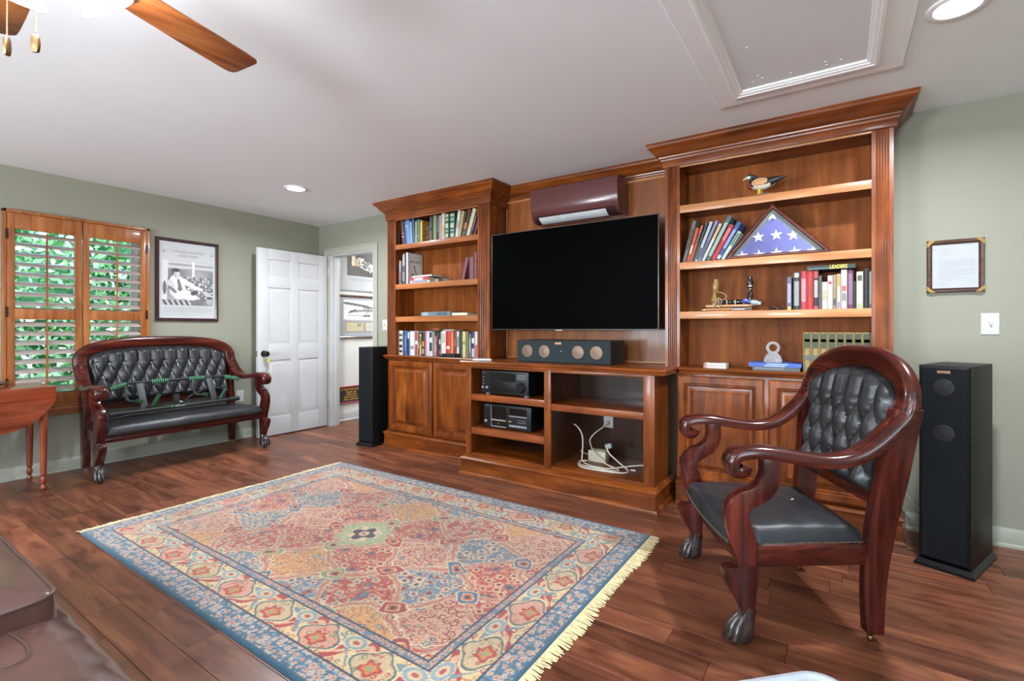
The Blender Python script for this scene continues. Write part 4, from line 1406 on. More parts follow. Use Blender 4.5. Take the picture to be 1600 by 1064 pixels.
for k in range(9):
    x0 = 5.1375 + k * .0415
    x1 = min(x0 + .0398, 5.4665)
    if x1 - x0 < .006:
        continue
    lb = 'olive-gold volume with a black spine panel, %s from left in the matching set' % ORD[k + 1]
    standing(x0, x1, ZT, -.25, .237, 0, '9c8450', lb, 'matching olive-gold volumes behind the armchair', [(.60, .97, '3c4630'), (.30, .42, '566664'), (.05, .12, '5d6a58'), (.76, .83, 'b8a458')] if x1 - x0 > .03 else [(.6, .97, '3c4630')])
GB = 'blue and grey books under the glass award'
hp = lying(4.862, 5.121, -.262, -.09, ZT, .0225, '5f686c', 'grey book at the bottom of the pile under the glass award', GB)
text('HISTORIC PHOTOS OF ATLANTA', .0125, M_PAPER, hp, (-.035, -.0862, .0115), (1, 0, 0), (0, 0, 1), sx=.85, bold=.0003)
lying(4.842, 5.128, -.272, -.08, ZT + .0225, .0115, '3a5fb4', 'lower of the two blue books under the glass award', GB, marks=[(.3, .7, 'a8bce0')])
lying(4.840, 5.131, -.268, -.076, ZT + .034, .0115, '3f66bc', 'upper of the two blue books, the glass award standing on it', GB, marks=[(.35, .75, 'a8bce0')])

# crystal ring award
def crystal():
    m, t, p = newmat('cut_crystal')
    p.inputs['Base Color'].default_value = (.86, .88, .87, 1)
    p.inputs['Roughness'].default_value = .12
    p.inputs['Transmission Weight'].default_value = .75
    p.inputs['IOR'].default_value = 1.5
    v = nd(t, 'ShaderNodeTexVoronoi', Scale=160.0)
    tc = nd(t, 'ShaderNodeTexCoord')
    t.links.new(tc.outputs['Object'], v.inputs['Vector'])
    b = nd(t, 'ShaderNodeBump', Strength=.9, Distance=.003)
    t.links.new(v.outputs['Distance'], b.inputs['Height'])
    t.links.new(b.outputs[0], p.inputs['Normal'])
    return m


M_CRYS = crystal()
zt = ZT + .0455
aw = thing('crystal_award', 'cut glass award with a ring top standing on the blue books', 'award', (4.97, -.21, zt))
foot = [(-.050, 0), (.050, 0), (.051, .016), (.044, .040), (.030, .056), (.022, .066), (-.022, .066), (-.030, .056), (-.044, .040), (-.051, .016)]
MB().prism(foot, lambda x, z: (4.972 + x, -.225, zt + z), lambda x, z: (4.972 + x, -.195, zt + z)).build('award_base', M_CRYS, aw, bevel=.003)
rg = [(4.972 + .031 * math.cos(2 * PI * k / 24), -.21, zt + .094 + .031 * math.sin(2 * PI * k / 24)) for k in range(24)]
mbr = MB()
mbr.sweep(rg, [Vector((math.cos(2 * PI * k / 24), 0, math.sin(2 * PI * k / 24))) for k in range(24)], [Vector((0, 1, 0))] * 24, rrect(.017, .026, .004, 2), closed=True)
mbr.build('award_ring', M_CRYS, aw)
# coaster boxes
cb = thing('card_box', 'two white and red card boxes stacked on the right worktop', 'box', (4.635, -.24, ZT))
for k, zz in enumerate((0, .0175)):
    MB().box(4.572 + k * .002, 4.71, -.285, -.185, ZT + zz, ZT + zz + .0165).build('card_case', mat('card_white', 'c4bcb6', .5), cb, bevel=.002)
    MB().box(4.5705 + k * .002, 4.59, -.2855, -.20, ZT + zz + .003, ZT + zz + .0135).build('red_edge', mat('card_red', 'a04a40', .5), cb)
MB().box(4.60, 4.67, -.27, -.21, ZT + .034, ZT + .0345).build('box_label', mat('card_grey', '7c786c', .6), cb)

# ---- painted wood duck
dk = thing('duck_carving', 'painted wood duck carving standing on the top shelf of the right bookcase', 'duck', (4.93, -.22, ZR1))
D = lambda x, z: Vector((4.806 + x, -.225, ZR1 + z))
M_DK = mat('duck_back', '24282a', .4, var=.25, vscale=60)
M_TAN = mat('duck_flank', 'c8935c', .5, var=.12, vscale=200)
M_CRM = mat('duck_cream', 'ddd6c0', .5)
M_MAR = mat('duck_breast', '8a2f22', .5)
M_YEL = mat('duck_leg', 'd8a828', .45)
body = [(.040, .082, .026, .022), (.062, .080, .034, .032), (.090, .078, .040, .038), (.125, .078, .040, .036), (.155, .084, .034, .030), (.182, .092, .024, .022), (.205, .100, .015, .014), (.222, .103, .010, .008), (.247, .106, .004, .004)]
mb = MB()
n = 16
vs, fs = [], []
for (x, z, ry, rz) in body:
    for q in range(n):
        th = 2 * PI * q / n
        vs.append(D(x, z) + Vector((0, ry * math.cos(th), rz * math.sin(th))))
for i in range(len(body) - 1):
    for q in range(n):
        fs.append((i * n + q, i * n + (q + 1) % n, (i + 1) * n + (q + 1) % n, (i + 1) * n + q))
fs += [tuple(range(n)), tuple((len(body) - 1) * n + q for q in range(n))]
mb.add(vs, fs)
mb.m = [1 if (sum(Vector(vs[k]).z for k in f) / len(f) < ZR1 + .066 and sum(Vector(vs[k]).x for k in f) / len(f) < 4.806 + .18) else 0 for f in fs]
mb.build('body', [M_DK, M_CRM], dk, smooth=60)
MB().ell(D(.100, .083) + Vector((0, -.030, 0)), (.046, .013, .024), 18, 10).build('flank_patch', M_TAN, dk)
MB().ell(D(.100, .083) + Vector((0, -.027, 0)), (.051, .013, .028), 18, 10).build('flank_border', M_CRM, dk)
MB().ell(D(.042, .078), (.022, .024, .028), 14, 10).build('breast', M_MAR, dk)
MB().tube([D(.050, .092), D(.046, .112), D(.042, .128)], [.020, .016, .016], 12).build('neck', M_DK, dk)
MB().ell(D(.040, .134), (.023, .016, .017), 14, 10).build('head', mat('duck_head', '24383a', .35), dk)
MB().ell(D(.033, .129) + Vector((0, -.008, 0)), (.015, .010, .012), 12, 8).build('cheek', M_CRM, dk)
MB().ell(D(.064, .128), (.016, .010, .012), 12, 8).build('crest', M_DK, dk)
MB().tube([D(.020, .132), D(.008, .127), D(-.004, .121)], [.009, .006, .004], 8).build('bill', mat('duck_bill', 'c8bcae', .4), dk)
for xx, yy in ((.092, -.012), (.100, .012)):
    MB().tube([D(xx, .050) + Vector((0, yy, 0)), D(xx - .004, .018) + Vector((0, yy, 0)), D(xx - .012, .013) + Vector((0, yy, 0))], [.009, .007, .008], 8).build('leg', M_YEL, dk)
MB().lathe([(.052, 0), (.056, .003), (.050, .009), (.03, .0125)], D(.115, 0), 24).build('stand', mat('driftwood', '6f6258', .6, var=.2), dk)

# ---- flag in its triangular case
fc = thing('flag_case', 'triangular wooden case with a folded blue starred flag behind glass', 'flag case', (4.985, -.2, ZR2))
AX, AZ = 4.972, ZR2 + .322
LX, RX_ = 4.700, 5.283
tri = [Vector((LX, 0, ZR2)), Vector((RX_, 0, ZR2)), Vector((AX, 0, AZ))]


def inset(T, d):
    out = []
    for i in range(3):
        p, a, b = T[i], T[(i + 1) % 3], T[i - 1]
        u, v = (a - p).normalized(), (b - p).normalized()
        bis = (u + v).normalized()
        s_ = math.sin(math.acos(max(-1, min(1, u.dot(v)))) / 2)
        out.append(p + bis * (d / s_))
    return out


M_FCASE = wood('flag_case_wood', '3a140f', '5e2a22', '7a4034', 'x', 1.5, .3, .3, .2)
yf_, yb_ = -.268, -.17
lo_, li_ = tri, inset(tri, .019)
lm_ = inset(tri, .006)
vs, fs = [], []
loops = [(lo_, yb_), (lo_, yf_ + .006), (lm_, yf_), (inset(tri, .013), yf_), (li_, yf_ + .006), (li_, yf_ + .03)]
for L_, y_ in loops:
    vs += [Vector((p.x, y_, p.z)) for p in L_]
for i in range(len(loops) - 1):
    for q in range(3):
        fs.append((i * 3 + q, i * 3 + (q + 1) % 3, (i + 1) * 3 + (q + 1) % 3, (i + 1) * 3 + q))
MB().add(vs, fs).build('frame', M_FCASE, fc, smooth=20)
MB().add([Vector((p.x, yb_, p.z)) for p in tri], [(0, 1, 2)]).build('case_back', M_FCASE, fc)
bl = inset(tri, .018)
MB().add([Vector((p.x, yf_ + .024, p.z)) for p in bl], [(0, 1, 2)]).build('backing', mat('case_lining', '7d8480', .8), fc)
ft = inset(tri, .034)
ft = [ft[0] + Vector((-.010, 0, -.015)), ft[1] + Vector((.0, 0, -.015)), ft[2] + Vector((0, 0, -.012))]
vs, fs = [], []
NS = 26


def fl_pt(a, b):
    p = ft[0] + (ft[1] - ft[0]) * a * (1 - b) + (ft[2] - ft[0]) * b
    return p


flag = MB()
flag.grid(lambda u, v: ((lambda p: Vector((p.x, yf_ + .020 - .010 * min(1, 8 * min(u, 1 - u) * (1 - v) + .0) - .003 * math.sin(p.x * 40 + p.z * 25), p.z)))(fl_pt(u, v))), NS, NS)
fo = flag.build('folded_flag', mat('flag_blue', '7476b2', .8, var=.05, vscale=30, sheen=.2), fc)
M_STAR = mat('flag_star', 'eeeef0', .7, var=0)


def star(cx, cz, r, rot, clip=None):
    pts = []
    for k in range(10):
        rr = r if k % 2 == 0 else r * .40
        th = PI / 2 + rot + PI * k / 5
        pts.append((cx + rr * math.cos(th), cz + rr * math.sin(th)))

    def clip_half(P, a, b, side=1):
        out = []
        for i in range(len(P)):
            p, q = P[i], P[(i + 1) % len(P)]
            fp = ((b[0] - a[0]) * (p[1] - a[1]) - (b[1] - a[1]) * (p[0] - a[0]))
            fq = ((b[0] - a[0]) * (q[1] - a[1]) - (b[1] - a[1]) * (q[0] - a[0]))
            if fp >= 0:
                out.append(p)
            if fp * fq < 0:
                s_ = fp / (fp - fq)
                out.append((p[0] + (q[0] - p[0]) * s_, p[1] + (q[1] - p[1]) * s_))
        return out
    T2 = [(p.x, p.z) for p in ft]
    for i in range(3):
        if len(pts) >= 3:
            pts = clip_half(pts, T2[i], T2[(i + 1) % 3])
    if len(pts) >= 3:
        MB().prism(pts, lambda x, z: (x, yf_ + .0045, z), lambda x, z: (x, yf_ + .0052, z)).build('star', M_STAR, fo, smooth=0)


zb_ = ZR2
for cx_, cz_ in ((4.895, .125), (4.995, .128), (5.085, .118), (4.972, .250), (4.803, .014), (4.900, .014), (4.997, .016), (5.093, .016), (5.19, .014)):
    star(cx_, zb_ + cz_, .036, .06)
MB().add([Vector((p.x, yf_ + .0035, p.z)) for p in li_], [(0, 1, 2)]).build('pane', M_GLASS, fc, smooth=0)

# ---- duck calls and the turned pen rests on the third shelf
M_W1 = mat('turned_wood_gold', '8a6a30', .3, var=.2, vscale=60, coat=.4)
M_W2 = mat('turned_wood_amber', 'b07238', .3, var=.2, vscale=60, coat=.4)
M_BLK = mat('gloss_black', '141416', .15, var=0, coat=.5)
GD = 'game calls on the third shelf of the right bookcase'


def call_parts(t, c, axis, L, r, m1, m2, k=1.0):
    a = Vector(axis).normalized()
    MB().lathe([(r * .80, 0), (r, L * .04), (r * .95, L * .16), (r * .70, L * .22), (r * .72, L * .40)], c, 16, a).build('stopper', m1, t)
    MB().lathe([(r * .80, 0), (r * .84, L * .02), (r * .80, L * .04)], Vector(c) + a * (L * .40), 16, a).build('band', M_BRASS, t)
    MB().lathe([(r * .72, 0), (r * 1.0, L * .12), (r * 1.05, L * .25), (r * .85, L * .40), (r * .7, L * .50), (r * .78, L * .56)], Vector(c) + a * (L * .44), 16, a).build('barrel', m2, t)
    return t


t = thing('duck_call', 'gold-brown turned wooden game call standing upright with a cord', 'game call', (4.63, -.24, ZR3 + .09), group=GD)
call_parts(t, (4.627, -.235, ZR3 + .060), (.10, 0, 1), .150, .021, M_W1, M_W1)
t = thing('duck_call', 'tall glossy black game call standing upright with a silver band', 'game call', (4.845, -.24, ZR3 + .09), group=GD)
call_parts(t, (4.846, -.24, ZR3 + .082), (0, 0, 1), .133, .019, M_BLK, M_BLK)
MB().lathe([(.0195, 0), (.0205, .004), (.0195, .008)], (4.846, -.24, ZR3 + .150), 16).build('silver_band', M_CHROME, t)
rk = thing('wooden_rack', 'low amber wooden rack holding the game calls on the third shelf', 'rack', (4.72, -.235, ZR3))
MB().box(4.580, 4.865, -.262, -.19, ZR3 + .026, ZR3 + .040).build('rack_board', M_W2, rk, bevel=.003)
MB().box(4.585, 4.86, -.250, -.20, ZR3 + .0, ZR3 + .026).build('rack_base', mat('turned_wood_dark', '5c3a1c', .4, var=.2), rk, bevel=.003)
for k in range(4):
    MB().lathe([(.003, 0), (.003, .022), (.0045, .026), (.002, .030)], (4.66 + k * .05, -.255, ZR3 + .040), 8).build('peg', M_PLASTIC_W, rk)
MB().lathe([(.014, 0), (.016, .012), (.012, .020), (.013, .022)], (4.846, -.24, ZR3 + .040), 14).lathe([(.012, 0), (.012, .022)], (4.846, -.24, ZR3 + .060), 14).build('call_holder', M_BLK, rk)
MB().lathe([(.013, 0), (.014, .012), (.011, .020)], (4.627, -.235, ZR3 + .040), 14).build('call_holder', M_W1, rk)
t = thing('duck_call', 'black game call lying along the wooden rack', 'game call', (4.74, -.22, ZR3 + .055), group=GD)
call_parts(t, (4.665, -.222, ZR3 + .0575), (1, 0, 0), .145, .0165, M_BLK, M_BLK)
t = thing('duck_call', 'blue-grey game call lying over the right end of the rack', 'game call', (4.83, -.235, ZR3 + .06), group=GD)
call_parts(t, (4.808, -.262, ZR3 + .064), (.95, 0, -.22), .105, .0165, mat('gloss_blue', '3a4aa8', .2, coat=.5), mat('pearl_grey', '9aa0a4', .25, coat=.4))
t = thing('pen', 'amber and silver turned pen lying at the front edge of the third shelf', 'pen', (4.67, -.262, ZR3), group='turned pens on the third shelf')
pa = (4.552, -.268, ZR3 + .0085)
MB().lathe([(.003, 0), (.008, .012), (.008, .03)], pa, 12, (1, 0, 0)).build('pen_tip', M_CHROME, t)
MB().lathe([(.0082, 0), (.0085, .05), (.0085, .16)], (4.582, -.268, ZR3 + .0086), 12, (1, 0, 0)).build('pen_barrel', M_W2, t)
MB().lathe([(.008, 0), (.008, .07), (.004, .09)], (4.742, -.268, ZR3 + .0086), 12, (1, 0, 0)).build('pen_cap', M_CHROME, t)
t = thing('lanyard', 'tan braided cord looped around the gold-brown game call', 'cord', (4.66, -.262, ZR3 + .04))
lp = [(4.640, -.252, ZR3 + .125), (4.68, -.258, ZR3 + .118), (4.71, -.262, ZR3 + .095), (4.69, -.268, ZR3 + .070), (4.655, -.270, ZR3 + .080), (4.640, -.270, ZR3 + .050), (4.63, -.272, ZR3 + .022), (4.648, -.273, ZR3 + .055), (4.665, -.272, ZR3 + .085), (4.680, -.272, ZR3 + .060), (4.668, -.274, ZR3 + .022), (4.660, -.274, ZR3 + .050)]
MB().tube(smoothpath(lp), .0024, 6).build('cord_loop', mat('tan_cord', 'a8946c', .7), t)

# ------------------------------------------------------------------ the rug
def hash2(i, j, s=0):
    h = np.sin(i * 127.1 + j * 311.7 + s * 74.7) * 43758.5453
    return h - np.floor(h)


PALF = [hx(c) for c in ('b5443c', 'd08a5a', 'e8c48a', '5f7a86', '3f5a78', '8a9a64', 'd8a24c', 'e2b49a')]


def florets(X, Y, cell, seed, dens=.8, r0=.36):
    """scattered five-petalled rosettes: radial distance (1 = petal edge) and a colour number"""
    best = np.full(X.shape, 9.0)
    ci = np.zeros(X.shape)
    gx, gy = np.floor(X / cell), np.floor(Y / cell)
    for dx in (-1, 0, 1):
        for dy in (-1, 0, 1):
            i, j = gx + dx, gy + dy
            px = (i + .5 + .5 * (hash2(i, j, seed) - .5)) * cell
            py = (j + .5 + .5 * (hash2(i, j, seed + 1) - .5)) * cell
            rr = cell * r0 * (.65 + .5 * hash2(i, j, seed + 2))
            ang = np.arctan2(Y - py, X - px) + 6.28 * hash2(i, j, seed + 5)
            d = np.hypot(X - px, Y - py) / (rr * (1 + .16 * np.cos(5 * ang)))
            d = np.where(hash2(i, j, seed + 3) < dens, d, 9)
            sel = d < best
            best = np.where(sel, d, best)
            ci = np.where(sel, hash2(i, j, seed + 4), ci)
    return best, ci


RUX0, RUX1, RUY0, RUY1 = 1.722, 4.440, -2.726, -.946
RW, RD = RUX1 - RUX0, RUY1 - RUY0


def rug_fn(u, v):
    X, Y = u * RW, v * RD
    e = np.minimum(np.minimum(X, RW - X), np.minimum(Y, RD - Y))
    along = np.where(np.minimum(X, RW - X) < np.minimum(Y, RD - Y), Y, X)
    C = np.ones(u.shape + (3,)) * hx('dfba88')

    def put(m, c):
        C[m] = hx(c) if isinstance(c, str) else c

    # ---- field: ogee compartments, mirrored about both axes
    fx, fy = X - RW / 2, Y - RD / 2
    wx = fx + .026 * np.sin(fy * 22) + .004 * np.sin(fy * 75)
    wy = fy + .024 * np.sin(fx * 20) + .004 * np.sin(fx * 71)
    a, b = wx / .46 + wy / .40, wx / .46 - wy / .40
    ia, ib = np.round(a), np.round(b)
    fa, fb = a - ia, b - ib
    d = .5 - np.maximum(abs(fa), abs(fb))
    s, t_ = np.abs(ia + ib), np.abs(ia - ib)
    key = ((s + 3 * t_) // 2) % 6
    for (ks, kt), kv in {(0, 0): 6, (1, 1): 1, (2, 0): 4, (0, 2): 2, (3, 1): 3, (1, 3): 3, (2, 2): 5, (4, 0): 1, (0, 4): 5, (3, 3): 2, (4, 2): 4, (2, 4): 0, (5, 1): 1, (1, 5): 0, (6, 0): 3, (5, 3): 0, (3, 5): 1, (6, 2): 2}.items():
        key = np.where((s == ks) & (t_ == kt), kv, key)
    ground = ['d8b08c', 'b8493f', 'dca462', '6f8494', 'd9a88c', 'b24038', 'a9ac80', 'd9b890']
    petal = ['b03c38', 'e0b48a', 'bf5c34', 'dcb894', 'a83a38', 'e2ba90', '7d8f5e', 'a8503c']
    heart = ['e8c890', '7a2a2c', 'ecd29c', '3a4a66', 'e8c8a0', '6f8a94', 'c8583c', '55708a']
    fl, fc_ = florets(X, Y, .056, 3, .85, .36)
    fl2, fc2 = florets(X, Y, .028, 9, .62, .36)
    vn = np.sin(wx * 50 + 2.6 * np.sin(wy * 36)) * np.sin(wy * 56 + 2.6 * np.sin(wx * 31))
    for k in range(8):
        m = key == k
        put(m, ground[k])
        put(m & (abs(vn) < .055), petal[k])
        q = m & (fl2 < 1) & (fl > 1.12)
        put(q & (fc2 < .45), petal[k])
        put(q & (fc2 >= .45) & (fc2 < .55), '4e5f72')
        put(q & (fc2 >= .62) & (fc2 < .78), '8a9468')
        put(q & (fc2 >= .78), 'd8823c')
        put(q & (fl2 < .40), heart[k])
        put(m & (fl < 1.12), ground[k] if k in (1, 5) else 'e6c79c')
        put(m & (fl < 1.0) & (fc_ < .7), petal[k])
        put(m & (fl < 1.0) & (fc_ >= .82), '56697c' if k not in (3,) else 'b8543f')
        put(m & (fl < 1.0) & (fc_ >= .7) & (fc_ < .82), petal[k])
        put(m & (fl < .52), heart[k])
        put(m & (fl < .22), '6a3a38')
    # scalloped compartment outlines
    sc = .010 * np.cos(26 * PI * np.maximum(abs(fa), abs(fb)) * 0 + 9 * PI * np.minimum(abs(fa), abs(fb)))
    put(d < .066 + sc, 'ecd0a4')
    put(d < .046 + sc, '7c4a44')
    put(d < .034 + sc, 'd9a888')
    put(d < .014, 'c05a48')
    # cartouches where compartments meet
    ja, jb = np.floor(a) + .5, np.floor(b) + .5
    dj = np.hypot(a - ja, b - jb) * (1 + .10 * np.cos(4 * np.arctan2(b - jb, a - ja)))
    kk = (np.abs(ja + jb) + 2 * np.abs(ja - jb)) % 3
    put(dj < .185, 'ecd2a8')
    put((dj < .168) & (kk < 1), '4f6c86')
    put((dj < .168) & (kk >= 1) & (kk < 2), 'a93a34')
    put((dj < .168) & (kk >= 2), '8f9a6c')
    put(dj < .105, 'e6c69a')
    put((dj < .088), 'c8683c')
    put(dj < .045, '3c3a52')
    # centre medallion
    ra = np.arctan2(fy, fx)
    rr = np.hypot(fx, fy)
    put(rr < .150 * (1 + .12 * np.cos(8 * ra)), 'a3ac80')
    put((rr < .135) & (fl2 < .9), 'd6c69a')
    put(rr < .085 * (1 + .22 * np.cos(8 * ra)), 'e0c094')
    put(rr < .066 * (1 + .28 * np.cos(4 * ra)), '372a3c')
    put(rr < .030, 'd8b68e')
    put(rr < .012, '8a3a34')

    # ---- inner guard
    g1 = .315
    m = e < g1
    put(m, '6f7e8c')
    gf, gc = florets(along, e, .026, 21, .95, .42)
    put(m & (gf < 1), 'd9b08e')
    put(m & (gf < .5), 'b0544c')
    put((e < g1) & (e > g1 - .006), '33384e')
    put((e < .280) & (e > .272), '33384e')
    # ---- main border
    m = e < .274
    put(m, 'e3c48e')
    bf, bc = florets(along, e, .036, 31, .85, .36)
    put(m & (bf < 1) & (bc < .35), 'c98c48')
    put(m & (bf < 1) & (bc >= .35) & (bc < .6), 'b55a4a')
    put(m & (bf < 1) & (bc >= .6) & (bc < .75), '7a8a6a')
    put(m & (bf < .4), 'efdcae')
    per = .302
    ph = along / per
    kq = np.floor(ph)
    fr = ph - kq - .5
    cx = fr * per
    ec = e - .194
    odd = (kq % 2) == 0
    # red arabesque between the palmettes
    mer = .050 * np.sin(2 * PI * ph)
    put(m & (abs(ec - mer) < .030 + .012 * np.sin(along * 64)), 'b03c36')
    put(m & (abs(ec - mer) < .010 + .004 * np.sin(along * 90)), 'e0b088')
    put(m & (abs(ec + mer * .9) < .010 + .006 * np.sin(along * 70)), '7c8f92')
    # palmettes with pointed tops
    ang = np.arctan2(ec + .012, cx)
    R1 = np.hypot(cx / .092, (ec + .012) / .068) / (1 + .10 * np.cos(4 * ang) + .16 * np.maximum(0, np.cos(ang - PI / 2)) ** 8)
    put(m & (R1 < 1.12), 'ecd4a4')
    put(m & (R1 < 1.04), '5a6c66')
    put(m & (R1 < .92) & odd, 'dd9f82')
    put(m & (R1 < .92) & ~odd, 'd2b488')
    put(m & (R1 < .90) & (fl2 < 1.0) & (fc2 < .6), 'b5463c')
    put(m & (R1 < .90) & (fl2 < 1.0) & (fc2 >= .6), '7d8a62')
    put(m & (R1 < .90) & (fl2 < .42), 'ecd2a0')
    R2 = np.hypot(cx / .042, (ec + .022) / .036) / (1 + .2 * np.cos(5 * ang))
    put(m & (R2 < 1), 'b03a34')
    put(m & (R2 < .66), 'd8803c')
    put(m & (R2 < .34), '8fa07a')
    bl = np.hypot((np.abs(fr) - .5) * per / .050, (ec - .042) / .034)
    put(m & (bl < 1.1), 'ecd4a4')
    put(m & (bl < 1), '8fa4a8')
    put(m & (bl < .62), 'dcbd94')
    put(m & (bl < .3), 'b04a3e')

    # ---- outer blue band
    put((e < .118) & (e > .108), '35384e')
    m = e < .110
    put(m, '476c80')
    of, oc = florets(along, e, .030, 41, .96, .42)
    put(m & (of < 1.0) & (e > .022), 'cbb7a6')
    put(m & (of < .62) & (oc < .5) & (e > .022), 'c87f74')
    put(m & (of < .30) & (e > .022), 'c8763a')
    put(m & (of > 1.05) & (hash2(np.floor(along * 150), np.floor(e * 150), 2) < .16) & (e > .03), '8fa6b4')
    put(e < .022, '2c6079')
    # colour variation of the hand-dyed wool
    n = hash2(np.floor(X * 330), np.floor(Y * 330), 5) - .5
    C *= (1 + .14 * n)[..., None]
    C[:] = C * .83 + hx('a08c7c') * .02
    C *= (1 + .05 * np.sin(Y * 9 + np.sin(X * 4)))[..., None]
    return C


rug = thing('rug', 'large floral oriental rug with a blue border on the dark hardwood floor', 'rug', (3.08, -1.836, 0))
NX, NY = 604, 396


def rug_z(u, v):
    e = np.minimum(np.minimum(u * RW, RW - u * RW), np.minimum(v * RD, RD - v * RD))
    return .010 * np.clip(e / .006, 0, 1) ** .5 + .0006 * (hash2(np.floor(u * 900), np.floor(v * 700)) - .5)


picture('pile', colmat('rug_wool', .95, .3, 260.0), rug, (RUX0, RUY0, .0005), (1, 0, 0), (0, 1, 0), RW, RD, NX, NY, rug_fn, rug_z)
rf = random.Random(8)
M_FRINGE = mat('cream_fringe', 'd8c898', .9, var=.18, vscale=60)
for sx, xe in ((-1, RUX0), (1, RUX1)):
    fm = MB()
    k = 0
    yy = RUY0 + .004
    while yy < RUY1 - .004:
        w = rf.uniform(.0022, .0034)
        L = rf.uniform(.040, .060) + .008 * math.sin(yy * 9)
        j = rf.uniform(-.008, .008) + .006 * math.sin(yy * 31)
        z0_ = rf.uniform(.003, .007)
        fm.add([(xe - sx * .003, yy - w, .008), (xe - sx * .003, yy + w, .008), (xe + sx * L * .5, yy + w + j * .4, z0_ + .002), (xe + sx * L * .5, yy - w + j * .4, z0_ + .001),
                (xe + sx * L, yy + w * .7 + j, .0025), (xe + sx * L, yy - w * .7 + j, .0015)], [(0, 1, 2, 3), (3, 2, 4, 5)])
        yy += rf.uniform(.0035, .0058)
    fm.build('fringe', M_FRINGE, rug, smooth=0, kind='stuff', recalc=False)

# ------------------------------------------------------------------ settee and armchair (one suite)
M_LEATHER = mat('worn_black_leather', '222325', .36, var=.5, vscale=9, bump=.35, bscale=170, coat=.1)
M_SEATL = mat('worn_black_seat_leather', '222427', .42, var=.45, vscale=6, bump=.35, bscale=170)
M_NAIL = mat('nailhead', '4a4438', .35, metal=.8, var=.2)
M_PAW = mat('dark_paw', '2b211d', .25, var=.5, vscale=30, coat=.4)


